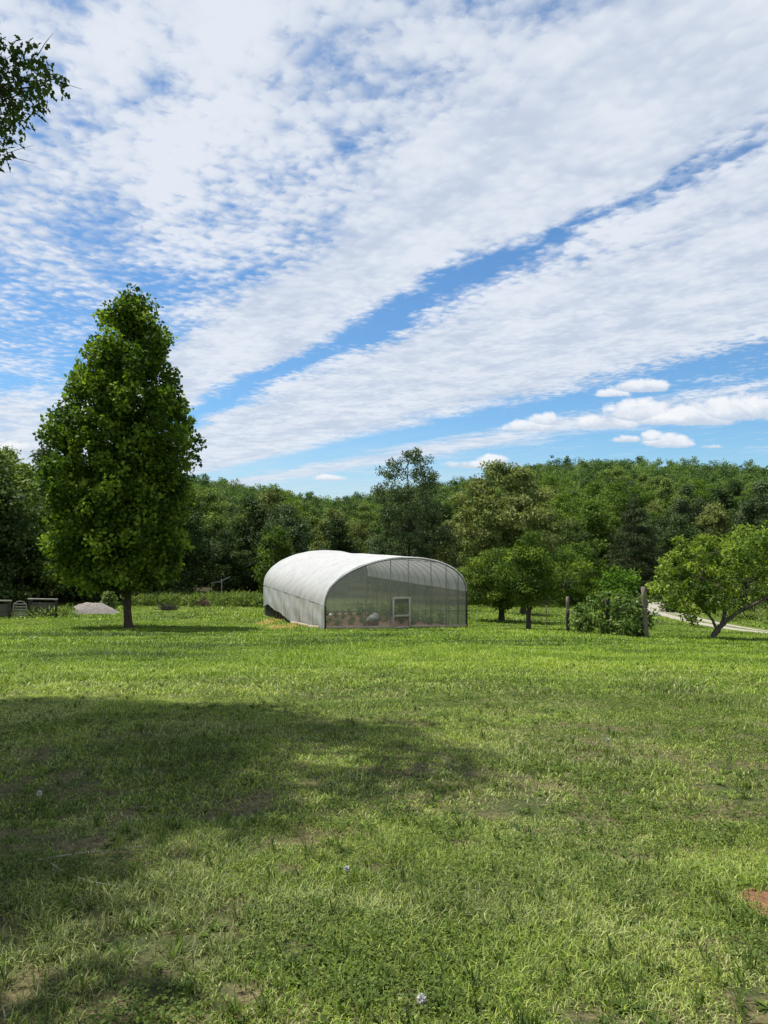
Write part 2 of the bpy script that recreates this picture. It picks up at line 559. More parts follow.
M['blade'] = None
m, N = new_mat('grass blade')
a = N.n('ShaderNodeAttribute', attribute_name='tint')
dr = N.n('ShaderNodeAttribute', attribute_name='dry')
col = N.ramp(a.outputs['Fac'], [(0, (.030, .058, .009)), (.35, (.095, .155, .015)), (.7, (.165, .27, .014)), (1, (.31, .39, .05))])
col = N.mix(dr.outputs['Fac'], col, N.ramp(a.outputs['Fac'], [(0, (.13, .135, .05)), (1, (.52, .53, .26))]))
p = principled(N, col, .52, .18)
tr = N.n('ShaderNodeBsdfTranslucent')
N.put(tr.inputs[0], N.mix(1.0, col, (1.2, 1.3, .6), 'MULTIPLY'))
mx = N.n('ShaderNodeMixShader'); mx.inputs[0].default_value = .26
N.t.links.new(p, mx.inputs[1]); N.t.links.new(tr.outputs[0], mx.inputs[2])
finish(N, mx.outputs[0])
M['blade'] = m

m, N = new_mat('driveway gravel')
g = N.n('ShaderNodeNewGeometry')
uvn = N.n('ShaderNodeAttribute', attribute_name='across')
n_a = N.noise(g.outputs['Position'], .8, 5, .65)
n_b = N.noise(g.outputs['Position'], 9, 4, .6)
grav = N.mix(N.ss(n_b, .3, .7), (.22, .20, .16), (.38, .355, .30))
turf2 = N.mix(N.ss(n_b, .3, .7), (.07, .10, .02), (.15, .17, .05))
off = N.m('ABSOLUTE', uvn.outputs['Fac'])
off = N.m('ADD', off, N.m('MULTIPLY', N.m('SUBTRACT', n_a, .5), .35))
track = N.m('MULTIPLY', N.ss(off, .22, .34), N.ss(off, .86, 1.0, 1.0, 0.0))
wear = N.n('ShaderNodeAttribute', attribute_name='wear')
track = N.m('MAXIMUM', track, N.m('MULTIPLY', wear.outputs['Fac'], N.ss(off, .9, 1.05, 1.0, 0.0)))
finish(N, principled(N, N.mix(track, turf2, grav), .95, .1, n_b, .5))
M['drive'] = m


def film_mat(name, col, dif, trl, trn, gls, streak=0.0):
    """plastic film: shares of diffuse, translucent, clear and glossy"""
    m, N = new_mat(name)
    tcn = N.n('ShaderNodeTexCoord')
    mp = N.n('ShaderNodeMapping')
    mp.inputs['Scale'].default_value = (1, 1, .12)
    N.t.links.new(tcn.outputs['Object'], mp.inputs[0])
    n1_ = N.noise(mp.outputs[0], 3.2, 5, .6)
    n2_ = N.noise(tcn.outputs['Object'], .8, 4, .6)
    dirt = N.ss(N.m('ADD', N.m('MULTIPLY', n1_, .6), N.m('MULTIPLY', n2_, .4)), .35, .65)
    c = N.mix(N.m('MULTIPLY', dirt, streak), col, tuple(x * .62 for x in col[:2]) + (col[2] * .58,))
    D = N.n('ShaderNodeBsdfDiffuse'); N.put(D.inputs[0], c)
    T = N.n('ShaderNodeBsdfTranslucent'); N.put(T.inputs[0], c)
    C = N.n('ShaderNodeBsdfTransparent')
    G = N.n('ShaderNodeBsdfGlossy'); G.inputs['Roughness'].default_value = .22
    tot = dif + trl + trn + gls

    def mixs(f, a, b):
        x = N.n('ShaderNodeMixShader')
        N.put(x.inputs[0], f)
        N.t.links.new(a, x.inputs[1]); N.t.links.new(b, x.inputs[2])
        return x.outputs[0]
    s = mixs(trl / (dif + trl), D.outputs[0], T.outputs[0])
    s = mixs(trn / (dif + trl + trn), s, C.outputs[0])
    s = mixs(gls / tot, s, G.outputs[0])
    finish(N, s)
    return m


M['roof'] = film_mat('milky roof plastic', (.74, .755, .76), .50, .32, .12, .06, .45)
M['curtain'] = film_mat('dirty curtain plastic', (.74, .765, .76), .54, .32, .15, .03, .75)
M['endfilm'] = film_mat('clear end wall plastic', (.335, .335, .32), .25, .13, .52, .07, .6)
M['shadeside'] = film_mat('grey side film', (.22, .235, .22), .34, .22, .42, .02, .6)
M['mesh'] = film_mat('insect mesh', (.16, .17, .14), .45, .10, .45, .0001, .2)

# ------------------------------------------------------------------ the ground: one sheet to the horizon


def nonuni(lim, d0, grow):
    v = [0.0]; d = d0
    while v[-1] < lim:
        v.append(v[-1] + d); d *= grow
    return v


xs = nonuni(900, .30, 1.035); xs = np.array([-x for x in xs[:0:-1]] + xs)
yp = nonuni(1500, .30, 1.022); yn = nonuni(300, .6, 1.12)
ys = np.array([-y for y in yn[:0:-1]] + yp)
X, Y = np.meshgrid(xs, ys, indexing='ij')
G = np.stack([X, Y, height(X, Y)], -1)
mb = MB(); mb.grid(G)
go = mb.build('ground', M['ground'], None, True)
tag(go, 'sloping lawn running down to a meadow and up a wooded hill', 'ground', kind='structure')

# driveway ribbon, 5 cm proud of the grass it crosses
dr_pts = np.array([(40, 36.0), (34, 44.0), (30.0, 51), (28.6, 57), (28.0, 64), (28.2, 71), (28.8, 76.5), (30.5, 80.5), (34, 83), (40, 84.5), (48, 85.5), (60, 88)])
tt = np.linspace(0, len(dr_pts) - 1, 160)


def spline(P, t):
    P = np.asarray(P, float); i = np.clip(np.floor(t).astype(int), 0, len(P) - 2); f = (t - i)[:, None]
    g = lambda k: P[np.clip(k, 0, len(P) - 1)]
    a, b, c, d_ = g(i - 1), g(i), g(i + 1), g(i + 2)
    return .5 * ((2 * b) + (-a + c) * f + (2 * a - 5 * b + 4 * c - d_) * f ** 2 + (-a + 3 * b - 3 * c + d_) * f ** 3)


C2 = spline(dr_pts, tt)
Tn = np.gradient(C2, axis=0); Tn /= np.linalg.norm(Tn, axis=1)[:, None]
Nn = np.stack([-Tn[:, 1], Tn[:, 0]], -1)
wd = np.interp(tt, [0, 5, 7, 9, 11], [1.55, 1.6, 2.3, 2.0, 1.8])
acr = np.linspace(-1.1, 1.1, 23)
PX = C2[:, None, :] + Nn[:, None, :] * (wd[:, None, None] * acr[None, :, None])
DZ = height(PX[..., 0], PX[..., 1]) + .05 - .05 * np.abs(acr)[None, :] ** 4
G = np.concatenate([PX, DZ[..., None]], -1)
mb = MB(); mb.grid(G)
me = mb.mesh('driveway', True)
at_ = me.attributes.new('across', 'FLOAT', 'POINT'); at_.data.foreach_set('value', np.tile(acr, len(tt)).astype(np.float32))
at_ = me.attributes.new('wear', 'FLOAT', 'POINT'); at_.data.foreach_set('value', np.repeat(np.interp(tt, [4.3, 5.6, 8], [0, 1, 1]), len(acr)).astype(np.float32))
tag(obj('driveway', me, M['drive']), 'pale two-track gravel driveway curving out of the wood', 'driveway', kind='structure')


# ------------------------------------------------------------------ foliage builders
def leaves_geo(P, Dr, Nr, L, Wd, tint, shape='diamond', fold=.12):
    """one polygon set per leaf; P base point, Dr axis, Nr normal, all (N,3)"""
    n = len(P)
    Dr = Dr / (np.linalg.norm(Dr, axis=1)[:, None] + 1e-9)
    S = np.cross(Dr, Nr); S /= np.linalg.norm(S, axis=1)[:, None] + 1e-9
    Nn_ = np.cross(S, Dr)
    L = np.broadcast_to(L, (n,))[:, None]; Wd = np.broadcast_to(Wd, (n,))[:, None]
    if shape == 'diamond':
        a = P; b = P + Dr * L * .45 + S * Wd * .5 + Nn_ * L * fold; c = P + Dr * L; d_ = P + Dr * L * .45 - S * Wd * .5 + Nn_ * L * fold
        V = np.stack([a, b, c, d_], 1).reshape(-1, 3)
        F_ = np.arange(4 * n).reshape(n, 4)
        return V, F_, tint
    # lobed leaf: two halves of five points folded along the midrib
    prof = [(0.0, .05), (.18, .42), (.38, .22), (.55, .55), (.78, .20)]
    pts = [P + Dr * L * 0.0]
    left = [P + Dr * L * t + S * Wd * w + Nn_ * L * fold * w * 2 for t, w in prof[1:]]
    right = [P + Dr * L * t - S * Wd * w + Nn_ * L * fold * w * 2 for t, w in prof[1:]]
    tip = P + Dr * L
    V = np.stack(pts + left + [tip] + right, 1)      # 0 base, 1-4 left, 5 tip, 6-9 right
    k = np.arange(n)[:, None] * 10
    h1 = np.array([[0, 1, 2, 3, 4, 5]]) + k
    h2 = np.array([[0, 5, 9, 8, 7, 6]]) + k
    F_ = np.stack([h1, h2], 1).reshape(-1, 6)
    return V.reshape(-1, 3), F_, np.repeat(tint, 2)


def unit(n, r):
    v = r.normal(size=(n, 3))
    return v / np.linalg.norm(v, axis=1)[:, None]


def crown_mesh(name, clumps, per, leaf, r, up=.5, droop=0.0, asp=.55, squash=.8, shape='diamond', tvar=.22):
    """clumps: (N,4) centre+radius; per: leaves for a clump of radius 1"""
    VV, FF, TT = [], [], []
    cnt = np.maximum(6, (per * clumps[:, 3] ** 2).astype(int))
    idx = np.repeat(np.arange(len(clumps)), cnt)
    n = len(idx)
    dv = unit(n, r)
    rad = clumps[idx, 3] * (r.random(n) ** .45) * (1 + .25 * (r.random(n) < .08))
    off = dv * rad[:, None]
    off[:, 2] *= squash
    P = clumps[idx, :3] + off
    Nr = dv * .85 + np.array([0, 0, up]) + unit(n, r) * .5
    Dr = dv * .6 + unit(n, r) * .8 + np.array([0, 0, -droop])
    L = leaf * (.7 + .6 * r.random(n))
    ct = r.normal(.48, tvar * .75, len(clumps))
    tint = np.clip(ct[idx] + r.normal(0, tvar * .5, n), 0, 1)
    V, F_, T_ = leaves_geo(P, Dr, Nr, L, L * asp, tint, shape)
    return make_mesh(name, V, F_, attrs={'tint': T_})


def envelope_clumps(prof, n, r, cr=(.5, 1.0), lean=(0, 0), inner=.35, lumpy=1.0):
    """clump centres spread through a crown of revolution; prof: (height, radius) pairs"""
    prof = np.array(prof, float)
    hs = np.linspace(prof[0, 0], prof[-1, 0], 200)
    rs = np.interp(hs, prof[:, 0], prof[:, 1])
    pw = rs ** 1.25 + .02; pw /= pw.sum()
    h = r.choice(hs, n, p=pw) + r.normal(0, .1, n)
    R_ = np.interp(h, prof[:, 0], prof[:, 1])
    th = np.arange(n) * 2.39996 + r.normal(0, .35, n)
    q = inner + (1 - inner) * r.random(n) ** .55
    c = cr[0] + (cr[1] - cr[0]) * r.random(n)
    c = np.minimum(c, R_ * .75 + .25)
    lump = 1 + lumpy * .16 * np.sin(th * 2 + h * .7 + r.random() * 6) + lumpy * .10 * np.sin(th * 3 - h * 1.3 + r.random() * 6)
    rr = np.maximum(R_ * q * lump - c * .55, 0)
    t = (h - prof[0, 0]) / (prof[-1, 0] - prof[0, 0])
    return np.stack([np.cos(th) * rr + lean[0] * t, np.sin(th) * rr + lean[1] * t, h, c], 1)


def trunk_mb(height_, r0, clumps, r, lean=(0, 0), nl=26, rise=.55, low=.12, sides=9, limb_r=.28):
    mb = MB()
    z = np.concatenate([[-.25, 0.0, .18, .5], np.linspace(1.2, height_, 11)])
    n = len(z)
    t = np.clip(z / height_, 0, 1)
    wob = np.cumsum(r.normal(0, r0 * .12, (n, 2)), 0); wob -= wob[0]
    P = np.stack([lean[0] * t + wob[:, 0], lean[1] * t + wob[:, 1], z], 1)
    rad = r0 * (1 - t) ** .8 + .015
    rad[0] *= 1.75; rad[1] *= 1.45; rad[2] *= 1.18; rad[3] *= 1.04
    mb.tube(P, rad, sides)
    if len(clumps):
        for i in r.choice(len(clumps), min(nl, len(clumps)), replace=False):
            e = clumps[i, :3]
            hd = np.hypot(e[0], e[1])
            h0 = np.clip(e[2] - hd * rise, height_ * low, height_ * .97)
            s = np.array([np.interp(h0, z, P[:, k]) for k in range(3)])
            rs = np.interp(h0, z, rad)
            mid = s * .5 + e * .5 + np.array([0, 0, hd * .10]) + r.normal(0, .08 * hd + .01, 3)
            q = np.linspace(0, 1, 6)[:, None]
            B = (1 - q) ** 2 * s + 2 * q * (1 - q) * mid + q * q * e
            rl = max(rs * limb_r, .02)
            mb.tube(B, np.linspace(rl, rl * .2, 6), 5, False)
    return mb


def tree(name, loc, label, cat, group, trunk_me, crown_me, leafm, barkm, rotz=0, scale=1.0):
    o = empty(name, loc, label, cat, group, rotz)
    o.scale = (scale,) * 3 if not hasattr(scale, '__len__') else scale
    obj('trunk', trunk_me, barkm, o)
    obj('crown', crown_me, leafm, o)
    return o


# ------------------------------------------------------------------ the big lawn tree
r = np.random.default_rng(11)
s_ = 47.5 / F
prof = [(h * s_, w * s_) for h, w in ((40, 30), (48, 56), (76, 75), (108, 79), (150, 81), (188, 80), (215, 74), (240, 66), (262, 57), (290, 44), (310, 32), (325, 20), (336, 7))]
prof = [(a_, b_ * .92) for a_, b_ in prof]
cl_ = envelope_clumps(prof, 600, r, (.36, .9), lean=(.45, 0), inner=.35, lumpy=.3)
cl_ = np.concatenate([cl_, envelope_clumps([(a_, b_ * .6) for a_, b_ in prof], 90, r, (.5, .9), lean=(.55, 0), inner=.0)])
cl_[:, 0] -= .9 * (1 - np.abs(cl_[:, 2] / 22 - .4))
base = at(130, 47.5)
tree('lawn_tree', base, 'tall egg-shaped leafy tree standing alone on the lawn left of the greenhouse', 'tree', None,
     trunk_mb(21.0, .25, cl_, r, (-.3, 0), 70, .5, .10).mesh('trunk', True),
     crown_mesh('crown', cl_, 230, .27, r, .35, -.15, .8, squash=1.0, tvar=.34), M['poplar'], M['bark'])

# ------------------------------------------------------------------ shade tree beside the camera (its low branch shows top left)
r = np.random.default_rng(5)
sx, sy = -11.1, 11.3
prof = [(13.6, 2.6), (14.3, 4.2), (16.0, 5.2), (18.0, 4.9), (20.0, 3.6), (21.6, 1.2)]
cl_ = envelope_clumps(prof, 210, r, (.55, 1.0), lean=(.2, 0), inner=.15)
side = np.stack([r.normal(4.1, .7, 18), r.normal(-4.8, .9, 18), r.normal(9.6, .7, 18), r.uniform(.5, .9, 18)], 1)
side2 = np.stack([r.normal(5.2, .45, 8), r.normal(-6.7, .35, 8), r.normal(11.0, .4, 8), r.uniform(.4, .6, 8)], 1)
cl_ = np.concatenate([cl_, side, side2])
# drooping low branch towards the lawn
br = []
for (px, py, Yd, c) in ((-30, 60, 9.4, .5), (5, 62, 9.2, .42), (28, 60, 9.1, .33), (48, 78, 9.0, .26), (58, 72, 9.0, .16), (8, 95, 9.2, .36), (30, 92, 9.1, .26), (-25, 110, 9.3, .5), (10, 120, 9.2, .26),
                        (-8, 145, 9.2, .30), (6, 150, 9.1, .17), (40, 48, 9.2, .18), (22, 42, 9.1, .2), (-40, 30, 9.4, .6), (24, 112, 9.1, .16)):
    px -= 9; X_ = (px - 384) / F * Yd; Z_ = 1.6 + (531 - py) / F * Yd
    br.append((X_ - sx, Yd - sy, Z_ - H(sx, sy), c))
br = np.array(br)
base = np.array([sx, sy, H(sx, sy)])
mbt = trunk_mb(19.7, .36, cl_, r, (.2, 0), 46, .5, .35)
lo = np.array([.2, 0, 8.2]); tip = br[3, :3]
q = np.linspace(0, 1, 10)[:, None]
mid = np.array([3.0, -1.0, 8.9])
B = (1 - q) ** 2 * lo + 2 * q * (1 - q) * mid + q * q * tip
mbt.tube(B, np.linspace(.09, .008, 10), 6, False)
for k in range(len(br)):
    s0 = B[min(9, 4 + k % 5)]
    e = br[k, :3]
    mbt.tube(np.array([s0, (s0 + e) / 2 + r.normal(0, .08, 3), e]), [.02, .012, .004], 4, False)
for (px, py) in ((47, 24), (52, 70), (77, 82), (30, 158), (28, 140)):
    e = np.array([(px - 384) / F * 9.0 - sx, 9.0 - sy, 1.6 + (531 - py) / F * 9.0 - base[2]])
    j = np.argmin(np.linalg.norm(br[:, :3] - e, axis=1)); s0 = br[j, :3]
    mbt.tube(np.array([s0, (s0 + e) / 2 + r.normal(0, .02, 3), e]), [.006, .004, .002], 4, False)
cm = crown_mesh('crown', cl_, 330, .20, r, .5, .2, .75, shape='lobed')
bm_ = crown_mesh('low_branch_leaves', br, 760, .105, r, .3, .7, .55, shape='lobed')
o = tree('shade_tree', base, 'big tree left of the camera, its low branch in the top left corner', 'tree', None, mbt.mesh('trunk', True), cm, M['shade'], M['bark'])
obj('low_branch', bm_, M['shade'], o)

# ------------------------------------------------------------------ orchard trees by the greenhouse


def limb_tree(name, loc, label, group, limbs, clumps, seed, leaf=.20, per=420, mat='fruit', bark='bark', asp=.45, droop=.2):
    r = np.random.default_rng(seed)
    mb = MB()
    for P, rad in limbs:
        P = np.array(P, float)
        t = np.linspace(0, len(P) - 1, 5 * len(P))
        Q = spline(P, t) + r.normal(0, .012, (len(t), 3))
        mb.tube(Q, np.interp(t, np.arange(len(P)), rad), 8, True)
    tips = np.array([P[-1] for P, _ in limbs])
    for i in range(len(clumps)):
        e = clumps[i, :3]; j = np.argmin(np.linalg.norm(tips - e, axis=1)); s0 = tips[j]
        mb.tube(np.array([s0, (s0 + e) / 2 + r.normal(0, .1, 3), e]), [.02, .014, .006], 4, False)
    o = empty(name, loc, label, 'tree', group)
    obj('trunk', mb.mesh('trunk', True), M[bark], o)
    obj('crown', crown_mesh('crown', clumps, per, leaf, r, .45, droop, asp, tvar=.36, squash=.6), M[mat], o)
    return o


GF = 'fruit trees planted on the grass right of the greenhouse'
r = np.random.default_rng(21)
c1 = envelope_clumps([(1.4, 1.8), (2.1, 3.1), (3.6, 3.4), (4.8, 2.7), (5.8, 1.1)], 110, r, (.45, .8), inner=.2)
limb_tree('fruit_tree', at(501, 58), 'rounded dark-trunked fruit tree nearest the right corner of the greenhouse', GF,
          [([(0, 0, -.2), (.02, 0, .8), (-.05, 0, 1.9)], [.32, .22, .2]), ([(-.05, 0, 1.5), (-.9, .2, 2.4), (-1.7, .3, 3.4)], [.14, .1, .05]), ([(0, 0, 1.5), (.8, -.3, 2.6), (1.4, -.4, 3.8)], [.14, .1, .05]),
           ([(0, 0, 1.6), (.1, .5, 3), (0, .4, 4.4)], [.14, .09, .04])], c1, 31)
c2 = envelope_clumps([(1.9, 1.0), (2.6, 1.9), (3.8, 2.2), (5.1, 1.7), (6.2, .9)], 72, r, (.4, .7), inner=.2)
c2b = c2[::3].copy(); c2b[:, 0] += 2.5; c2b[:, 2] = c2b[:, 2] * .8 + .7
c2b[:, 3] *= .8
limb_tree('fruit_tree', at(528, 47), 'slim forked fruit tree in front of the others, one long limb reaching right', GF,
          [([(0, 0, -.2), (0, 0, .9), (.05, 0, 1.8)], [.2, .15, .13]), ([(.0, 0, 1.5), (.6, 0, 2.1), (1.5, .2, 2.6), (2.4, .2, 2.75)], [.1, .08, .06, .03]), ([(0, 0, 1.6), (-.3, .1, 2.6), (-.6, 0, 3.6)], [.09, .07, .03]),
           ([(.05, 0, 1.7), (.2, .2, 3), (.2, .2, 4.3)], [.09, .06, .03])], np.concatenate([c2, c2b[:14]]), 32)
c3 = envelope_clumps([(1.7, 1.4), (2.4, 2.5), (3.8, 2.8), (5.1, 2.2), (6.3, 1.1)], 98, r, (.45, .75), inner=.2)
limb_tree('fruit_tree', at(577, 57), 'broad fruit tree standing behind the leafy trellis posts', GF,
          [([(0, 0, -.2), (-.1, 0, .8), (-.2, 0, 1.7)], [.26, .18, .15]), ([(-.2, 0, 1.5), (.6, .2, 2.4), (1.2, .2, 3.4)], [.1, .08, .04]), ([(-.2, 0, 1.6), (-.8, 0, 2.6), (-1.2, 0, 3.6)], [.1, .07, .03])], c3, 33)
c4 = envelope_clumps([(1.5, 1.0), (2.2, 2.0), (3.4, 2.2), (4.6, 1.4), (5.2, .6)], 46, r, (.45, .75), inner=.2)
limb_tree('fruit_tree', at(523, 68), 'short stocky fruit tree farthest back between two trunks', GF,
          [([(0, 0, -.2), (0, 0, .8), (.05, 0, 1.8)], [.36, .28, .22]), ([(0, 0, 1.6), (.6, 0, 2.6), (.9, 0, 3.4)], [.12, .08, .04])], c4, 34)
# spreading tree at the right edge
B0 = at(711, 39.3)
sc = 39.3 / F
pt = lambda px, py, dy=0: ((px - 711) * sc, dy, (641 - py) * sc)
c5 = []
for (px, py, c, n) in ((678, 556, .55, 5), (664, 583, .42, 4), (690, 590, .5, 5), (703, 552, .6, 6), (725, 565, .75, 8), (748, 548, .7, 7), (768, 545, .7, 7), (790, 560, .7, 8), (712, 580, .55, 6), (752, 575, .65, 7),
                       (705, 612, .42, 5), (676, 602, .35, 3), (735, 588, .5, 4), (780, 585, .5, 4), (765, 535, .4, 3), (724, 545, .4, 3), (810, 575, .5, 4), (662, 572, .4, 4), (698, 620, .3, 4), (672, 590, .45, 6), (688, 600, .45, 5), (706, 600, .45, 6), (700, 575, .5, 6), (682, 572, .5, 6)):
    for k in range(n):
        a = pt(px + r.normal(0, 9), py + r.normal(0, 6), r.normal(0, 1.2))
        c5.append((a[0], a[1], a[2], c * (.7 + .5 * r.random())))
c5 = np.array(c5)
limb_tree('fruit_tree', B0, 'low spreading fruit tree with bare forked limbs beside the driveway at the right edge', GF,
          [([pt(711, 645), pt(713, 636), pt(724, 625, .1), pt(740, 613, .1), pt(752, 607, 0), pt(768, 597, -.1), pt(782, 588, -.2)], [.20, .17, .13, .11, .09, .07, .04]),
           ([pt(716, 634), pt(724, 622, .2), pt(726, 608, .3), pt(723, 597, .3), pt(712, 588, .3), pt(704, 580, .4)], [.12, .11, .1, .08, .06, .03]),
           ([pt(716, 632), pt(710, 618, .2), pt(698, 606, .3), pt(686, 597, .3), pt(675, 586, .2)], [.09, .07, .055, .045, .03]), ([pt(723, 597, .3), pt(705, 575, .3), pt(690, 560, .2)], [.06, .045, .03]),
           ([pt(725, 615, .2), pt(729, 604, -.1), pt(728, 594, -.2), pt(734, 580, -.2)], [.08, .07, .05, .03]), ([pt(752, 607), pt(748, 598, .2), pt(745, 590, .3)], [.06, .05, .03]),
           ([pt(766, 598), pt(775, 580), pt(776, 565)], [.05, .04, .02])], c5, 35, per=360, bark='limbbark', leaf=.22)

# ------------------------------------------------------------------ trees of note at the wood's edge
r = np.random.default_rng(41)
prof = [(.3, 3.8), (2.0, 6.9), (5, 8.0), (9, 7.8), (12.5, 6.2), (15, 3.7), (16.9, 1.4)]
cl_ = envelope_clumps(prof, 420, r, (.6, 1.25), inner=.3)
tree('broad_tree', at(504, 86), 'wide rounded olive-green tree behind the fruit trees, right of the greenhouse', 'tree', None,
     trunk_mb(12, .3, cl_, r, (0, 0), 30).mesh('trunk', True), crown_mesh('crown', cl_, 95, .36, r, .7, .1, .6, squash=.5, tvar=.3), M['olive'], M['bark'])
prof = [(1.5, 3.6), (5, 4.6), (8, 4.8), (11, 4.8), (14, 4.6), (16.4, 3.8), (17.8, 2.4), (18.6, 1.1)]
cl_ = envelope_clumps(prof, 330, r, (.4, .95), inner=.3)
cl_[:, 3] *= np.interp(cl_[:, 2], [0, 13, 20], [1, .9, .72])
tree('airy_tree', at(409, 87), 'tall thin-topped grey-green tree rising above the greenhouse roof', 'tree', None,
     trunk_mb(17.9, .2, cl_, r, (0, 0), 70).mesh('trunk', True), crown_mesh('crown', cl_, 185, .26, r, .5, .2, .55), M['grey'], M['bark'])
r = np.random.default_rng(43)
prof = [(.8, 3.6), (3, 4.2), (6, 3.6), (9, 2.6), (12, 1.2), (13.6, .2)]
cl_ = envelope_clumps(prof, 230, r, (.5, .95), inner=.3)
cl_[:, 2] -= .18 * np.hypot(cl_[:, 0], cl_[:, 1])
tree('conifer', at(634, 92), 'dark drooping evergreen tree behind the trellis by the driveway bend', 'tree', None,
     trunk_mb(13, .28, cl_, r, (0, 0), 60, -.1).mesh('trunk', True), crown_mesh('crown', cl_, 170, .42, r, .3, 1.1, .16, squash=.3, tvar=.15), M['needle'], M['bark'])
r = np.random.default_rng(44)
prof = [(.3, 1.8), (2, 2.6), (5, 2.7), (7.5, 2.0), (9, .9)]
cl_ = envelope_clumps(prof, 90, r, (.45, .9), inner=.3)
tree('lime_tree', at(276, 87), 'small bright-topped rounded tree left of the greenhouse roof', 'tree', None,
     trunk_mb(8, .16, cl_, r).mesh('trunk', True), crown_mesh('crown', cl_, 90, .36, r, .5, .1, .6), M['woodlight'], M['bark'])

# ------------------------------------------------------------------ the wood: prototypes, then copies
protos = []
spec = [('wood', [(.2, 2.6), (2, 4.0), (5, 4.6), (8, 4.2), (11, 2.9), (13, 1.0)], 12), ('wooddark', [(.2, 2.4), (2, 3.6), (6, 4.2), (10, 3.7), (13, 2.2), (14.6, .7)], 13.5),
        ('woodlight', [(.3, 2.2), (2, 3.4), (5, 3.9), (8, 3.6), (10.5, 2.4), (12, .8)], 11), ('wood', [(.5, 2.0), (3, 3.5), (7, 5.0), (11, 5.2), (14, 3.8), (16, 1.4)], 15),
        ('grey', [(.5, 2.2), (3, 3.4), (7, 4.0), (11, 3.6), (14, 2.3), (16, .8)], 15), ('wooddark', [(.2, 3.0), (2, 4.2), (5, 5.0), (8, 4.8), (11, 3.4), (12.6, 1.4)], 11.5),
        ('wood', [(.2, 1.8), (2, 2.9), (6, 3.4), (10, 3.0), (13, 1.9), (15.5, .5)], 14.5), ('olive', [(.4, 2.4), (3, 4.0), (6, 4.8), (9, 4.4), (12, 3.0), (13.6, 1.2)], 12.5),
        ('needle', [(1, 2.9), (4, 3.1), (8, 2.3), (12, 1.3), (15.5, .2)], 15.2), ('woodlight', [(3, 1.6), (6, 3.6), (9, 5.0), (12, 5.2), (14, 4.0), (15.4, 1.6)], 14.5)]
for i, (mt, prof, th) in enumerate(spec):
    r = np.random.default_rng(100 + i)
    cl_ = envelope_clumps(prof, 100, r, (.8, 1.6), inner=.4)
    if mt == 'needle':
        cl_[:, 2] -= .15 * np.hypot(cl_[:, 0], cl_[:, 1])
    protos.append((trunk_mb(th, .22, cl_, r, (0, 0), 16, sides=7).mesh('trunk', True), crown_mesh('crown', cl_, 95, .37, r, .6, .1, .62, squash=.62), mt, max(p[0] for p in prof)))

used = set()


def wood_tree(px, Yd, k, sc, label, group, name='woodland_tree', sz=None):
    p = at(px, Yd)
    tm, cmh, mt, hh = protos[k]
    return tree(name, p, label, 'tree', group, tm, cmh, M[mt], M['bark'], random.uniform(0, 6.28), (sc, sc, sc * (sz or 1)))


n_wood = 0
occupied = []


def free(x, y, dmin):
    for a, b, c in occupied:
        if (a - x) ** 2 + (b - y) ** 2 < (dmin * .5 + c * .5) ** 2:
            return False
    return True


for px, Yd, w in ((504, 86, 11), (409, 87, 8), (634, 92, 7), (276, 87, 4), (577, 57, 8)):
    occupied.append(((px - 384) / F * Yd, Yd, w))


def near_drive(x, y, m_):
    return np.min((C2[:, 0] - x) ** 2 + (C2[:, 1] - y) ** 2) < m_ * m_


LE = 'leafy tree in the front row of the wood, full to the ground behind the meadow'
LH = 'leafy tree deeper in the wood, one rounded crown among many on the slope'
kinds_near = [1, 5, 1, 0, 6, 5, 1, 4, 8, 5]
# left corner behind the fence: bigger, nearer trees
for px, Yd, k, sc in ((-70, 66, 3, 1.15), (-15, 71, 1, 1.12), (22, 76, 0, 1.12), (62, 82, 5, 1.2), (100, 84, 1, 1.1), (140, 86, 3, .95), (178, 88, 1, 1.0), (-120, 62, 5, 1.3), (-40, 80, 3, 1.2), (45, 90, 4, 1.2), (5, 88, 6, 1.2)):
    wood_tree(px, Yd, k, sc, 'dark full-grown tree of the shady wood behind the fence and lone lawn tree', 'dark trees behind the fence on the left')
    occupied.append(((px - 384) / F * Yd, Yd, 7)); n_wood += 1
# front row
for i in range(400):
    px = random.uniform(150, 1000)
    Yd = random.uniform(88, 100) + (3 if px > 560 else 0)
    x = (px - 384) / F * Yd
    if px > 640 and Yd < 95: continue
    if near_drive(x, Yd, 5.5) or not free(x, Yd, 6.4): continue
    k = random.choice(kinds_near); sc = random.uniform(.62, .95)
    if 300 < px < 480: sc = random.uniform(.68, .88)
    wood_tree(px, Yd, k, sc, LE, 'trees in the front row of the wood')
    occupied.append((x, Yd, 6.4)); n_wood += 1
for i in range(2600):
    if n_wood >= 268: break
    Yd = 100 + 112 * random.random() ** 1.1
    px = random.uniform(-60, 830)
    x = (px - 384) / F * Yd
    dm = 7.0
    if not free(x, Yd, dm) or near_drive(x, Yd, 5): continue
    k = random.choice([0, 1, 2, 2, 3, 4, 5, 6, 7, 7, 8, 9, 9])
    sc = random.uniform(.78, 1.12) * (.85 if 290 < px < 480 else 1)
    wood_tree(px, Yd, k, sc, LH, 'trees on the slope of the wood')
    occupied.append((x, Yd, dm)); n_wood += 1

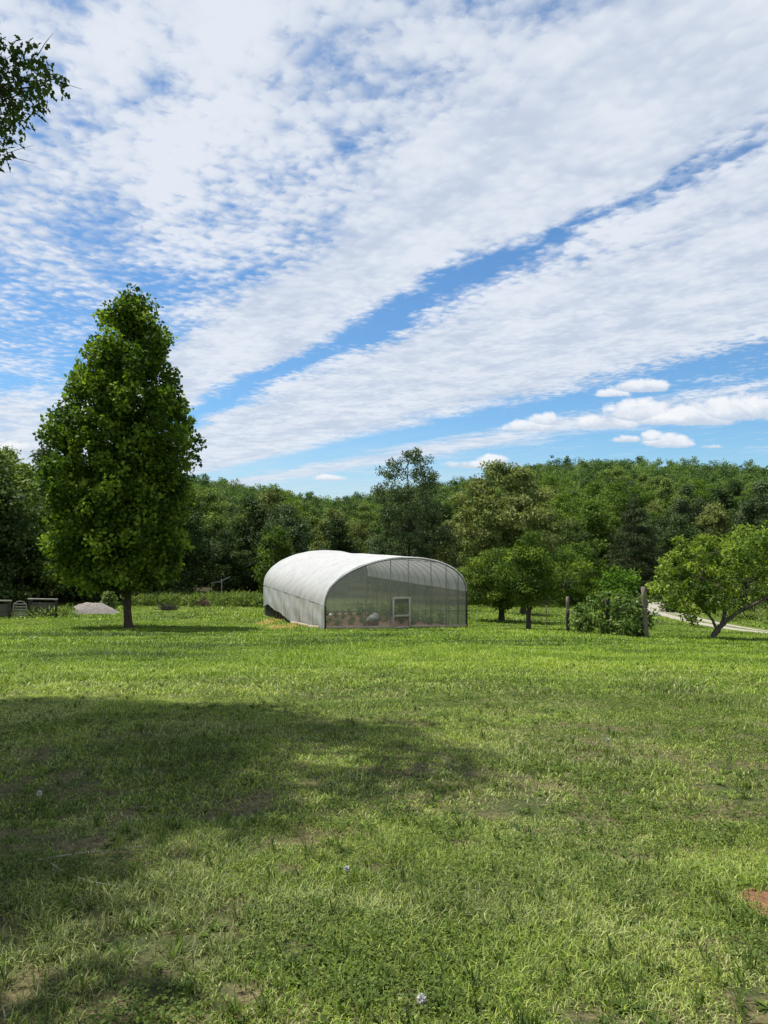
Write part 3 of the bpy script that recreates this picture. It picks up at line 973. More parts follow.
# the far slope and ridge: a wood that reads as one mass
r = np.random.default_rng(77)
far = []
grid_c = {}
for i in range(16000):
    Yd = 170 + 262 * r.random() ** .9
    a = r.uniform(-.82, .82)
    x = a * Yd
    dm = 7.0
    key = (int(x // dm), int(Yd // dm))
    ok = True
    for ii in (-1, 0, 1):
        for jj in (-1, 0, 1):
            for q_ in grid_c.get((key[0] + ii, key[1] + jj), ()):
                if (q_[0] - x) ** 2 + (q_[1] - Yd) ** 2 < dm * dm * .8: ok = False
    if not ok or (Yd < 215 and not free(x, Yd, 6)): continue
    grid_c.setdefault(key, []).append((x, Yd))
    far.append((x, Yd))
far = np.array(far)
VV, FF, TT, k0 = [], [], [], 0
gz = height(far[:, 0], far[:, 1])
for i, (x, y) in enumerate(far):
    hh = r.uniform(8.5, 13.5); cr_ = r.uniform(3.0, 6.6)
    prof = [(hh * .15, cr_ * .6), (hh * .4, cr_), (hh * .7, cr_ * .85), (hh * .9, cr_ * .5), (hh, .5)]
    nc = 16
    cl_ = envelope_clumps(prof, nc, r, (1.3, 2.5), inner=.5)
    n_per = 44
    idx = np.repeat(np.arange(nc), n_per); n = len(idx)
    dv = unit(n, r)
    P = cl_[idx, :3] + dv * np.array([1, 1, .65]) * (cl_[idx, 3] * r.random(n) ** .4)[:, None]
    P += np.array([x, y, gz[i]])
    Nr = dv * .85 + np.array([0, 0, .6]) + unit(n, r) * .45
    L = .66 * (.7 + .6 * r.random(n))
    tb = np.clip(r.normal(.48, .28), .02, 1.0)
    tint = np.clip(tb + r.normal(0, .10, nc)[idx] + r.normal(0, .10, n), 0, 1)
    V, F_, T_ = leaves_geo(P, dv * .6 + unit(n, r), Nr, L, L * .65, tint)
    VV.append(V); FF.append(F_ + k0); TT.append(T_); k0 += len(V)
fo = obj('hillside_wood', make_mesh('hillside_wood', np.concatenate(VV), np.concatenate(FF), attrs={'tint': np.concatenate(TT)}), M['farwood'])
tag(fo, 'unbroken green wood covering the far hillside up to the ridge', 'wood', kind='stuff')

# ------------------------------------------------------------------ weedy strip behind the lawn, left of the greenhouse
r = np.random.default_rng(52)


def weeds(name, pts, label, hgt, leafs, per):
    cl_ = np.array([(x, y, H(x, y) + h * .5 * hgt, .45 * hgt * s) for x, y, h, s in pts])
    o = obj(name, crown_mesh(name, cl_, per, leafs, r, .4, -.6, .3, squash=1.1), M['weed'])
    tag(o, label, 'weeds', kind='stuff')


pts = []
for i in range(420):
    px = r.uniform(128, 275); Yd = r.uniform(77, 85)
    if 196 < px < 214 and Yd < 79: continue
    pts.append(((px - 384) / F * Yd, Yd, r.uniform(.7, 1.2), r.uniform(.8, 1.2)))
weeds('tall_weeds', pts, 'tall rank weeds along the back of the lawn', 1.15, .42, 90)
pts = []
for i in range(330):
    px = r.uniform(700, 900); Yd = r.uniform(62, 80)
    x = (px - 384) / F * Yd
    if near_drive(x, Yd, 2.6) or x < 31: continue
    pts.append((x, Yd, r.uniform(.5, 1.1), r.uniform(.8, 1.2)))
weeds('roadside_weeds', pts, 'pale tall grass on the bank beyond the driveway', 1.0, .42, 90)
pts = []
for i in range(110):
    px = r.uniform(30, 75); Yd = r.uniform(59.5, 64)
    pts.append(((px - 384) / F * Yd, Yd, r.uniform(.5, 1.1), r.uniform(.7, 1.1)))
weeds('fence_weeds', pts, 'weeds growing around the fence panels', .8, .35, 90)


def shrub(px, Yd, w, h, mat, label, group, seed, leaf=.24, per=150, name='shrub', n=26, bare=0.0):
    r = np.random.default_rng(seed)
    prof = [(.12, w * .35), (h * .3, w * .5), (h * .65, w * .45), (h * .95, w * .15)]
    cl_ = envelope_clumps(prof, n, r, ((.18 * min(w, h) + .05, .3 * min(w, h) + .08) if name == 'shrub' else (.12, .30)), inner=.2)
    p = at(px, Yd)
    o = empty(name, p, label, 'shrub', group)
    mb = MB()
    for i in range(7):
        e = cl_[r.integers(len(cl_)), :3]
        mb.tube(np.array([(r.normal(0, .05), r.normal(0, .05), -.05), e * .5 + r.normal(0, .04, 3), e]), [.025, .018, .006], 5, False)
    obj('stem', mb.mesh('stem', True), M['bark'], o)
    obj('foliage', crown_mesh('foliage', cl_, per, leaf, r, .4, .1, .7), M[mat], o)
    return o


shrub(110, 70, 1.7, 1.9, 'weed', 'small leafy shrub at the right end of the gravel heap', None, 61)
shrub(672, 72, 3.0, 2.0, 'wood', 'rounded bush inside the bend of the driveway', None, 62, n=40)
shrub(737, 68, 3.6, 2.6, 'wooddark', 'dark bush beyond the driveway behind the spreading fruit tree', None, 63, n=40)
shrub(759, 72, 3.2, 3.0, 'wood', 'green bush near the right edge beyond the driveway', None, 66, n=40)
shrub(690, 84, 4.5, 4.0, 'wooddark', 'large dark bush at the foot of the wood right of the evergreen', None, 67, n=50, leaf=.34, per=80)

# ------------------------------------------------------------------ trellis row: posts, vines, a young tree


def post(px, Yd, w, h, mat, label, name='post', lean=(0, 0), group=None, square=False):
    p = at(px, Yd)
    mb = MB()
    z = np.linspace(-.2, h, 6)
    P = np.stack([lean[0] * z / h, lean[1] * z / h, z], 1)
    rr = np.full(6, w / 2) * (1 + .05 * np.sin(z * 5 + px)); rr[0] *= 1.1
    mb.tube(P, rr, 4 if square else 10)
    me = mb.mesh(name)
    o = obj(name, me, M[mat], None, p)
    return tag(o, label, 'post', group)


post(645.5, 38.2, .24, 2.75, 'post', 'bare weathered round post at the right end of the leafy trellis row', lean=(-.16, 0))
post(607, 40.5, .22, 2.1, 'darkpost', 'dark post overgrown with vine leaves in the middle of the trellis row', lean=(-.05, 0))
post(567, 43.0, .22, 1.35, 'darkpost', 'short dark post at the left end of the trellis row beside a low bush')
post(567, 53.0, .24, 2.2, 'post', 'grey post standing behind the trellis under a fruit tree limb')
post(546, 50, .07, 1.6, 'post', 'thin stake alone in the grass between fruit tree and trellis', name='stake')
GV = 'leafy plants along the trellis row'
shrub(582, 41.5, 1.9, 1.75, 'vine', 'dark leafy bush at the left end of the trellis row', GV, 71, .19, 400, 'bush', 52)
shrub(634, 39.0, 1.8, 1.75, 'vine', 'leafy vine heaped at the foot of the bare weathered post', GV, 72, .2, 330, 'vine', 40)
shrub(618, 40.0, 1.9, 2.3, 'vine', 'tall vine covering the dark middle post of the trellis', GV, 73, .2, 300, 'vine', 46)
shrub(601, 40.9, 1.3, 2.5, 'vine', 'tall leafy vine hiding the left side of the dark middle post', GV, 75, .2, 260, 'vine', 36)
shrub(640, 38.5, 1.0, 2.5, 'vine', 'vine climbing the left side of the bare weathered post', GV, 76, .2, 240, 'vine', 24)
r = np.random.default_rng(74)
# arching canes with leaves between the posts
p0 = at(608, 40.4); p1 = at(645, 38.3)
cl_ = []
for i in range(34):
    t = r.random()
    p_ = p0 * (1 - t) + p1 * t
    cl_.append((p_[0] + r.normal(0, .25) - p0[0], p_[1] + r.normal(0, .25) - p0[1], 2.0 + .35 * math.sin(t * 3.1) + r.normal(0, .22) - .5 * t, r.uniform(.16, .34)))
for i in range(14):
    cl_.append((r.normal(-.9, .35), r.normal(.4, .2), r.uniform(1.2, 2.2), r.uniform(.12, .26)))
cl_ = np.array(cl_)
o = empty('vine', p0, 'vine trained along the top of the trellis between the middle and right posts', 'shrub', GV)
mb = MB()
for c in cl_[::3]:
    mb.tube(np.array([(0.05, 0, 1.2), c[:3] * .5 + np.array([0, 0, .8]), c[:3]]), [.014, .01, .004], 4, False)
obj('stem', mb.mesh('stem', True), M['bark'], o)
obj('foliage', crown_mesh('foliage', cl_, 230, .19, r, .4, .2, .75), M['vine'], o)
cl_ = envelope_clumps([(.8, .6), (1.8, 1.3), (2.8, 1.5), (3.7, 1.1), (4.3, .4)], 40, r, (.3, .55), inner=.2)
tree('young_tree', at(618, 46), 'bright lime-green young tree growing behind the trellis row', 'tree', None, trunk_mb(3.9, .07, cl_, r).mesh('trunk', True), crown_mesh('crown', cl_, 170, .26, r, .5, .1, .5), M['lime'], M['bark'])

# trellis wire strung along the posts
for h_, lab in ((1.15, 'lower wire strung along the trellis posts'), (1.75, 'upper wire strung between the taller trellis posts')):
    mb = MB()
    ends = [at(607, 40.5), at(645.5, 38.2)] if h_ > 1.3 else [at(567, 43.0), at(607, 40.5), at(645.5, 38.2)]
    c = ends[0]
    mb.tube(np.array([e - c + np.array([0, -.02, h_ - .02 * (i % 2)]) for i, e in enumerate(ends)]), .006, 5)
    tag(obj('trellis_wire', mb.mesh('trellis_wire'), M['metal'], None, c), lab, 'wire', 'wires of the trellis')

# ------------------------------------------------------------------ greenhouse
YAW, ROLL, GW, RISE, GL, GPIT = .348, .059, 10.09, 2.685, 21.45, -.009
ga = np.array([-math.sin(YAW) * math.cos(GPIT), math.cos(YAW) * math.cos(GPIT), math.sin(GPIT)])
gr = np.array([math.cos(YAW) * math.cos(ROLL), math.sin(YAW) * math.cos(ROLL), math.sin(ROLL)])
g0 = np.array([.954, 47.5, -2.905])
UP = np.array([0, 0, 1.0])


def gp(s, t, h=0.0):
    """greenhouse point: s across (-1 left..1 right), t along (0 front..1 back), h above the eave"""
    return g0 + gr * s * GW / 2 + ga * t * GL + UP * h


def arch(s):
    a = np.arccos(np.clip(-s, -1, 1))
    return RISE * np.sin(a) ** .9


def gnd(s, t):
    p = gp(s, t)
    return H(p[0], p[1])


gbase = np.array([g0[0], g0[1], H(g0[0], g0[1])])
gh = empty('greenhouse', gbase, 'long white plastic-covered hoop greenhouse with arched roof on the lawn', 'greenhouse')


def gpart(mb, name, mat, parent=None, smooth=False):
    mb.V = [v - gbase for v in mb.V]
    return mb.build(name, mat, parent or gh, smooth)


r = np.random.default_rng(91)
dipf = lambda t: -.10 * math.exp(-((t - .74) / .13) ** 2) + .12 * math.exp(-((t - .95) / .1) ** 2)
aa = np.linspace(0, math.pi, 61)
S_ = -np.cos(aa)
nhoop = 16
tl = np.linspace(0, 1, 121)
P = np.zeros((len(tl), len(S_), 3))
ph = (tl * (nhoop - 1)) % 1.0
sag = -.035 * (np.sin(ph * math.pi) ** 2)
for i, t in enumerate(tl):
    dip = dipf(t)
    for j, s in enumerate(S_):
        n_ = np.array([0, 0, 1.0]) * math.sin(aa[j]) + gr * s
        P[i, j] = gp(s, t, RISE * math.sin(aa[j]) ** .9) + n_ * (.07 + sag[i] + .008 * math.sin(j * 1.1 + i * .6)) + UP * dip * math.sin(aa[j])
mb = MB(); mb.grid(P)
gpart(mb, 'roof_cover', M['roof'], None, True)
# hoops under the cover
for i in range(nhoop):
    t = i / (nhoop - 1)
    mb = MB()
    Q = [gp(-1, t, min(gnd(-1, t) - gp(-1, t)[2], -.3) - .15)]
    for j in range(0, 61, 3):
        Q.append(gp(S_[j], t, RISE * math.sin(aa[j]) ** .9) + UP * (dipf(t) * math.sin(aa[j]) - .02))
    Q.append(gp(1, t, min(gnd(1, t) - gp(1, t)[2], -.3) - .15))
    mb.tube(np.array(Q), .018 if i else .055, 7)
    gpart(mb, 'hoop', M['metal'], None, True)
for s in (-.55, 0, .55):
    mb = MB(); mb.tube(np.array([gp(s, t, arch(s) - .07 + dipf(t)) for t in np.linspace(0, 1, 24)]), .022, 6)
    gpart(mb, 'purlin', M['metal'], None, True)
# eave rails
for s in (-1, 1):
    mb = MB(); mb.tube(np.array([gp(s * 1.006, t, .0) for t in np.linspace(-.002, 1.002, 12)]), .045, 6)
    gpart(mb, 'eave_rail', M['metal'], None, True)
# side curtains: pleated film hanging from the eave
for s in (-1, 1):
    tl2 = np.linspace(0.003, .997, 260); hv = np.linspace(0, 1, 12)
    P = np.zeros((len(tl2), len(hv), 3))
    pl = vnoise(tl2 * 70, tl2 * 0, 1.0, 3) - .5
    for i, t in enumerate(tl2):
        full = gp(s, t)[2] - gnd(s, t)
        drop = full - .06 if s > 0 else full - .03 - .95 * float(sstep(t, .28, .95)) * (1 + .12 * math.sin(t * 23) + .1 * math.sin(t * 9 + 1))
        for k, hq in enumerate(hv):
            P[i, k] = gp(s, t, -drop * hq) + gr * s * (.075 + pl[i] * .16 * hq ** .7 + .02 * math.sin(hq * 7 + t * 31))
    mb = MB(); mb.grid(P)
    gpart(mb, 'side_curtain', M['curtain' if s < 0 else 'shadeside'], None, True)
    # black sheet stands in for interior shade plus ground fabric behind the open gap
    if s > 0: continue
    P = np.array([[gp(s * .985, t, min(gnd(s, t) - gp(s, t)[2] + 1.35, -.9)), gp(s * .985, t, gnd(s, t) - gp(s, t)[2] - .1)] for t in np.linspace(.005, .995, 40)])
    mb = MB(); mb.grid(P)
    gpart(mb, 'gap_shade_skirt', M['gapshade'])
# pale baseboard along the near half of the left side, boards along the front
mb = MB()
for a, b in ((.03, .16), (.165, .30), (.305, .42)):
    A = gp(-1.05, a); B_ = gp(-1.05, b)
    A[2] = H(A[0], A[1]) + .10; B_[2] = H(B_[0], B_[1]) + .08
    mb.beam(A, B_, .05, .24)
gpart(mb, 'side_baseboard', M['board'])
for a, b in ((-.99, -.45), (-.445, -.09), (.17, .58), (.585, .99)):
    A = gp(a, -.006); B_ = gp(b, -.006)
    A[2] = H(A[0], A[1]) + .10; B_[2] = H(B_[0], B_[1]) + .10
    mb = MB(); mb.beam(A, B_, .05, .20)
    gpart(mb, 'front_baseboard', M['board'])


def end_wall(t, name, door, mat='endfilm'):
    """arched film sheet with the door opening left out"""
    cols = [c for c in np.linspace(-1, 1, 81)]
    d0, d1 = door if door else (9, 9)
    if door: cols = sorted([c for c in cols if abs(c - d0) > .012 and abs(c - d1) > .012] + [d0, d1])
    mb = MB()
    for a, b in zip(cols[:-1], cols[1:]):
        ga_, gb_ = gnd(a, t) - gp(a, t)[2] + .02, gnd(b, t) - gp(b, t)[2] + .02
        ta, tb = arch(a), arch(b)
        la, lb = ga_, gb_
        if door and a >= d0 - 1e-6 and b <= d1 + 1e-6:
            la = DOORT(a); lb = DOORT(b)
        n = 10
        G_ = np.zeros((2, n, 3))
        for i, (c, l, tp) in enumerate(((a, la, ta), (b, lb, tb))):
            for k in range(n):
                q_ = k / (n - 1)
                G_[i, k] = gp(c, t, l + (tp - l) * q_) - ga * .02 * math.sin(q_ * 3.1) * (1 + .6 * math.sin(c * 40))
        mb.grid(G_)
    return gpart(mb, name, M[mat], None, True)


DL, DR = -.075, .155          # door jambs across the front
dgz = gnd((DL + DR) / 2, 0)
DOORT = lambda s: dgz + 2.02 - gp(s, 0)[2]
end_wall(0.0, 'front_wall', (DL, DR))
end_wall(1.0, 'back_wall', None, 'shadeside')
for s in (-.45, -.105, .145, .475, .70, .88):
    mb = MB()
    A = gp(s, .002); top_ = gp(s, .002, arch(s) - .04)
    A[2] = H(A[0], A[1]) - .2
    mb.beam(A, top_, .055, .055)
    gpart(mb, 'wall_post', M['metal'])
mb = MB()
for a, b in ((-.99, DL - .01), (DR + .01, .99)):
    hA = gnd(a, 0) - gp(a, 0)[2] + 1.15; hB = gnd(b, 0) - gp(b, 0)[2] + 1.15
    mb.beam(gp(a, .002, hA), gp(b, .002, hB), .05, .05)
gpart(mb, 'wall_rail', M['metal'])
# the screen door: jambs, head, mid rail, mesh, handle
dw = []
door_o = None
mb = MB()
fz = lambda s, h: np.array([*(gp(s, -.004)[:2]), dgz + h])
for s in (DL, DR): mb.beam(fz(s, -.1), fz(s, 2.08), .12, .12)
mb.beam(fz(DL - .012, 2.03), fz(DR + .012, 2.03), .12, .12)
mb.beam(fz(DL, .86), fz(DR, .86), .10, .12)
mb.beam(fz(DL, .06), fz(DR, .06), .10, .14)
door_o = gpart(mb, 'door', M['paint'])
mb = MB()
G_ = np.array([[fz(s, .1) + ga * .03, fz(s, 2.0) + ga * .03] for s in np.linspace(DL, DR, 6)])
mb.grid(G_)
gpart(mb, 'screen', M['mesh'], door_o)
mb = MB()
mb.tube(np.array([fz(DL + .016, .98), fz(DL + .016, 1.0) - ga * .1, fz(DL + .016, 1.12) - ga * .1, fz(DL + .016, 1.14)]), .015, 6)
gpart(mb, 'handle', M['metal'], door_o, True)
# dark corner strip and curtain crank at the front left, dark strip at front right
for s in (-1.0, 1.0):
    mb = MB()
    A = gp(s, -.003); B_ = gp(s, -.003, .0); A[2] = H(A[0], A[1]) - .1
    mb.beam(A, B_, .10, .16)
    gpart(mb, 'corner_post', M['darkpost'])
mb = MB()
ck = gp(-.945, -.01, -.62)
mb.tube(np.array([ck - ga * .02, ck - ga * .16]), .13, 14)
cr_o = gpart(mb, 'crank_gearbox', M['paint'])
mb = MB()
mb.tube(np.array([ck - ga * .16, ck - ga * .16 - UP * .4 + gr * .1, ck - ga * .32 - UP * .42 + gr * .1]), .018, 6)
gpart(mb, 'crank_handle', M['metal'], cr_o, True)

# inside: red-brown bed soil, crop plants, a tub with a white sack on it
Gs = np.array([[gp(s, t) for t in np.linspace(.01, .99, 40)] for s in np.linspace(-.98, .98, 24)])
Gs[..., 2] = height(Gs[..., 0], Gs[..., 1]) + .05
mb = MB(); mb.grid(Gs)
M['bed'] = plain_mat('dry bed soil', (.24, .13, .085), (.40, .25, .17), 3, .95, .05, .8)
tag(mb.build('greenhouse_soil', M['bed'], None, True), 'reddish bare soil floor inside the greenhouse', 'soil', kind='structure')
r = np.random.default_rng(95)
GC = 'crop plants inside the greenhouse'
for row, s in enumerate((-.7, -.35, 0.0, .42, .68, .86)):
    cl_ = envelope_clumps([(.1, .25), (.4, .42), (.8, .36), (1.1, .1)], 14, r, (.14, .26), inner=.1)
    fm = crown_mesh('foliage', cl_, 190, .2, r, .4, .1, .6)
    mb = MB(); mb.tube(np.array([(0, 0, -.05), (.02, 0, .4), (0, .02, .9)]), [.02, .015, .006], 5)
    sm = mb.mesh('stem', True)
    for k in range(7):
        if row == 2 and k == 0: continue
        p_ = gp(s + r.normal(0, .015), .11 + k * .12 + r.normal(0, .012))
        o = empty('crop_plant', (p_[0], p_[1], H(p_[0], p_[1]) + .05), 'leafy crop plant growing in a bed inside the greenhouse, seen through plastic', 'plant', GC, r.uniform(0, 6))
        o.scale = (.85, .85, r.uniform(.3, .6) if row < 3 else r.uniform(.5, 1.1))
        obj('stem', sm, M['bark'], o); obj('foliage', fm, M['weed' if row % 2 else 'vine'], o)
p_ = gp(-.30, .035); bz = H(p_[0], p_[1]) + .05
mb = MB()
zz = np.array([0, .04, .45, .5, .5, .42])
rr = np.array([.44, .5, .62, .66, .60, .56]) * .68
mb.tube(np.stack([np.zeros(6), np.zeros(6), zz], 1) + np.array([0, 0, 0.0]), rr, 18)
o = obj('tub', mb.mesh('tub', True), M['terracotta'], None, (p_[0], p_[1], bz))
tag(o, 'reddish-brown round tub just inside the front wall of the greenhouse', 'tub')
mb = MB()
ua = np.linspace(0, 2 * math.pi, 21); va = np.linspace(-math.pi / 2, math.pi / 2, 13)
Gk = np.zeros((21, 13, 3))
for i, a in enumerate(ua):
    for j, b in enumerate(va):
        k = 1 + .14 * math.sin(a * 3 + b * 4) + .08 * math.sin(a * 5 - 1)
        Gk[i, j] = (.42 * math.cos(a) * math.cos(b) * k, .28 * math.sin(a) * math.cos(b) * k, .24 * math.sin(b) * k + .2 + .1 * math.cos(a))
Gk[20] = Gk[0]
mb.grid(Gk)
o = obj('sack', mb.mesh('sack', True), M['sack'], None, (p_[0] - .02, p_[1], bz + .44), .4)
tag(o, 'crumpled white sack lying on the reddish-brown tub in the greenhouse', 'sack')

# ------------------------------------------------------------------ left edge: fence panels, gate, posts, gravel heap, brush piles


def panel(pxa, pxb, Yd, h, label, top=True):
    A = at(pxa, Yd); B_ = at(pxb, Yd)
    root = empty('fence_panel', A, label, 'fence', 'grey board fence panels by the wood')
    d_ = B_ - A
    mb = MB(); n = 7
    for k in range(n):
        z = .15 + (h - .35) * (k + .5) / n
        mb.beam(np.array([.1, .0, z]), d_ + np.array([-.1, .0, z]), .03, (h - .35) / n - .015, r.uniform(.2, .8))
    mb.build('board_panel', M['greywood'], root)
    for q_ in (np.zeros(3), d_):
        mb = MB(); mb.beam(q_ + np.array([0, 0, -.2]), q_ + np.array([0, 0, h + .02]), .16, .16)
        mb.build('post', M['darkpost'], root)
    mb = MB(); mb.beam(np.array([-.15, -.03, h + .09]), d_ + np.array([.15, -.03, h + .09]), .18, .10)
    mb.build('top_rail', M['silverwood'], root)
    return root


panel(-38, 11, 59, 1.35, 'grey board fence panel cut by the left edge of the picture')
panel(31, 57, 60.5, 1.45, 'grey board fence panel with silvered top rail right of the pale gate')
# gate of pale slats between them
A = at(14.5, 59.4); B_ = at(28, 59.8); d_ = B_ - A
root = empty('gate', A, 'small pale slatted gate with rounded top between two fence panels', 'gate')
mb = MB()
for q_ in (0.02, .98): mb.beam(d_ * q_ + np.array([0, 0, .08]), d_ * q_ + np.array([0, 0, 1.1]), .06, .06)
mb.tube(np.array([d_ * t + np.array([0, 0, 1.1 + .28 * math.sin(math.pi * t)]) for t in np.linspace(0.02, .98, 12)]), .03, 6)
mb.build('gate_frame', M['silverwood'], root)
for k in range(5):
    mb = MB(); z = .2 + k * .235
    mb.beam(d_ * .05 + np.array([0, -.035, z]), d_ * .95 + np.array([0, -.035, z]), .025, .10)
    mb.build('slat', M['silverwood'], root)
post(126, 74, .16, 1.5, 'post', 'grey post of the old fence just left of the lawn tree trunk')
# wire fence post pair further along with a T-shaped perch
A = at(222, 86)
root = empty('perch_post', A, 'T-shaped wooden perch post standing in the weeds at the wood edge', 'post')
mb = MB(); mb.beam(np.array([0, 0, -.2]), np.array([0, 0, 2.6]), .10, .10); mb.build('pole', M['silverwood'], root)
mb = MB(); mb.beam(np.array([-1.3, -.06, 2.2]), np.array([.1, -.06, 2.35]), .07, .09); mb.beam(np.array([.0, -.06, 2.4]), np.array([1.0, -.06, 2.9]), .06, .08)
mb.build('crossbar', M['silverwood'], root)
# gravel heap
A = at(92, 67)
mb = MB()
ua = np.linspace(0, 2 * math.pi, 97)[:-1]; va = np.linspace(0, 1, 30)
Gk = np.zeros((97, 30, 3))
for i in range(97):
    a = ua[i % 96]
    for j, q_ in enumerate(va):
        rr_ = q_ * (1 + .1 * math.sin(2 * a + 1) + .06 * math.sin(5 * a))
        x_ = 2.45 * rr_ * math.cos(a); y_ = 1.7 * rr_ * math.sin(a)
        z_ = 1.05 * (1 - q_ ** 1.7) * (1 - .12 * math.cos(a) * q_) + (.32 * (float(vnoise(x_ * 1.1 + 9, y_ * 1.1, 1, 3)) - .5) + .14 * (float(vnoise(x_ * 5 + 9, y_ * 5, 1, 2)) - .5)) * (1 - q_ ** 3) - .06
        Gk[i, j] = (x_ + .25 * (1 - q_), y_, z_ + H(A[0] + x_, A[1] + y_) - A[2])
mb.grid(Gk)
o = obj('gravel_heap', mb.mesh('gravel_heap', True), M['gravelpile'], None, A)
tag(o, 'pale grey heap of gravel on the grass left of the lawn tree', 'heap')


def brush_pile(px, Yd, w, h, mat, label, seed):
    r = np.random.default_rng(seed)
    A = at(px, Yd)
    mb = MB()
    for i in range(90):
        a = r.uniform(0, 6.28); q_ = r.random() ** .7
        c = np.array([w * .45 * q_ * math.cos(a), w * .3 * q_ * math.sin(a), r.uniform(.02, h) * (1 - q_ ** 1.5 * .8)])
        d_ = np.array([r.normal(), r.normal(), r.normal() * .3]); d_ *= r.uniform(.25, .6) / np.linalg.norm(d_)
        mb.tube(np.array([c - d_, c + r.normal(0, .05, 3), c + d_]), [r.uniform(.015, .04)] * 3, 5, tint=r.uniform(.2, .8))
    o = obj('brush_pile', mb.mesh('brush_pile'), M[mat], None, A)
    tag(o, label, 'pile')


brush_pile(168, 72, 2.3, .55, 'darkpost', 'low dark pile of cut branches on the grass right of the lawn tree', 1)
brush_pile(203, 78, 2.2, .9, 'brush', 'brown pile of dead brush at the edge of the weeds', 2)

# stones along the lawn edge of the driveway
r = np.random.default_rng(33)
GS = 'pale stones lining the driveway'
for i in range(34):
    k = 66 + i * 1.45 + r.normal(0, .3)
    j = int(min(k, len(C2) - 2))
    c = C2[j] + Nn[j] * wd[j] * (1.25 + r.normal(0, .12))
    mb = MB(); n = 9
    ua = np.linspace(0, 2 * math.pi, n + 1); va = np.linspace(-math.pi / 2, math.pi / 2, 6)
    kx, ky, kz = r.uniform(.14, .32), r.uniform(.12, .24), r.uniform(.10, .2)
    jit = 1 + r.normal(0, .12, (n + 1, 6)); jit[n] = jit[0]; jit[:, 0] = 1; jit[:, -1] = 1
    Gk = np.stack([kx * np.cos(ua)[:, None] * np.cos(va) * jit, ky * np.sin(ua)[:, None] * np.cos(va) * jit, kz * np.sin(va)[None, :] * jit + kz * .5], -1)
    mb.grid(Gk)
    o = obj('stone', mb.mesh('stone'), M['stone'], None, (c[0], c[1], H(c[0], c[1])), r.uniform(0, 6))
    tag(o, 'small pale stone in the row lining the driveway edge', 'stone', GS)

# ------------------------------------------------------------------ grass: blades over the lawn
r = np.random.default_rng(9)


def in_green(x, y):
    q_ = np.stack([x - g0[0], y - g0[1]], -1)
    gr2 = gr[:2] / np.linalg.norm(gr[:2]); ga2 = ga[:2] / np.linalg.norm(ga[:2])
    s = q_ @ gr2; t = q_ @ ga2
    return (np.abs(s) < GW / 2 + .1) & (t > -.15) & (t < GL + .2)


def blades(n, y0, y1, hgt, wid, nb, spread, pw=1.0, margin=False):
    """n tufts between depths y0 and y1, nb blades each"""
    Yd = y0 + (y1 - y0) * r.random(n) ** pw
    x = (r.random(n) * 2 - 1) * (Yd * .62 + .5)
    if margin:
        x = np.sign(x) * (Yd * .60 + .3 + 5.5 * r.random(n))
    keep = ~in_green(x, Yd)
    for X, Y, rx, ry in BARE:
        e = ((x - X) / rx) ** 2 + ((Yd - Y) / ry) ** 2 + (vnoise(x, Yd, 5, 2) - .5) * 1.2
        keep &= (e > .9) | (r.random(n) < (.22 if Y > 40 else .06))
    dd = np.min((C2[None, ::4, 0] - x[:, None]) ** 2 + (C2[None, ::4, 1] - Yd[:, None]) ** 2, 1) if y1 > 30 else np.full(n, 99.)
    keep &= dd > 2.3 ** 2
    patch = vnoise(x + 40, Yd + 9, .9, 4)
    fine = vnoise(x + 3, Yd + 70, 4.5, 3)
    thin = sstep(fine * .6 + patch * .4, .36, .52) * .88 + .12
    nearf = 1 - sstep(Yd, 6, 16)
    keep &= r.random(n) < np.where(nearf > .05, 1 - nearf * (1 - thin), 1.0)
    x, Yd, patch, fine, nearf = x[keep], Yd[keep], patch[keep], fine[keep], nearf[keep]
    lush = sstep(vnoise(x + 11, Yd + 31, .55, 3), .5, .68)
    k = len(x)
    x = np.repeat(x, nb) + r.normal(0, spread, k * nb); Yd = np.repeat(Yd, nb) + r.normal(0, spread, k * nb)
    patch = np.repeat(patch, nb); fine = np.repeat(fine, nb); lush = np.repeat(lush, nb); nearf = np.repeat(nearf, nb)
    n2_ = k * nb
    z = height(x, Yd) - .004
    hh = hgt * (.45 + 1.0 * r.random(n2_) ** 1.6) * (.75 + .75 * lush) * (.75 + .5 * fine)
    ang = r.random(n2_) * 6.283
    lean = r.random(n2_) * 1.35 + .15
    dx_, dy_ = np.cos(ang), np.sin(ang)
    b = np.stack([x, Yd, z], 1)
    side = np.stack([-dy_, dx_, np.zeros(n2_)], 1)
    w = wid * (.6 + .8 * r.random(n2_))
    m1 = b + np.stack([dx_ * lean * .46, dy_ * lean * .46, np.full(n2_, .56)], 1) * hh[:, None]
    tp = b + np.stack([dx_ * lean * 1.0, dy_ * lean * 1.0, 1.02 - .30 * np.minimum(lean, 1.3)], 1) * hh[:, None]
    V = np.stack([b - side * w[:, None] * .5, b + side * w[:, None] * .5, m1 + side * w[:, None] * .42, m1 - side * w[:, None] * .42, tp], 1)
    # yellow-green in the middle of the lawn, olive and patchy near the tree
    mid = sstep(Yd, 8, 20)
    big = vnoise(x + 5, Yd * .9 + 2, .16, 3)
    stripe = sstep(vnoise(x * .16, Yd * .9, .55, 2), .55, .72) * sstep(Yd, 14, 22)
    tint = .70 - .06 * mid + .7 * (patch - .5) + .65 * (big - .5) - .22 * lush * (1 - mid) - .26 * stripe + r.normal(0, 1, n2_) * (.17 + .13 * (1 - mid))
    dry = (r.random(n2_) < (.05 + .55 * sstep(vnoise(x + 90, Yd + 50, .8, 4), .48, .64) * (1 - .9 * mid))).astype(float) * r.uniform(.35, .9, n2_)
    dry = np.maximum(dry, (1 - mid) * r.random(n2_) ** 1.5 * .42)
    return V, np.clip(tint, 0, 1), dry


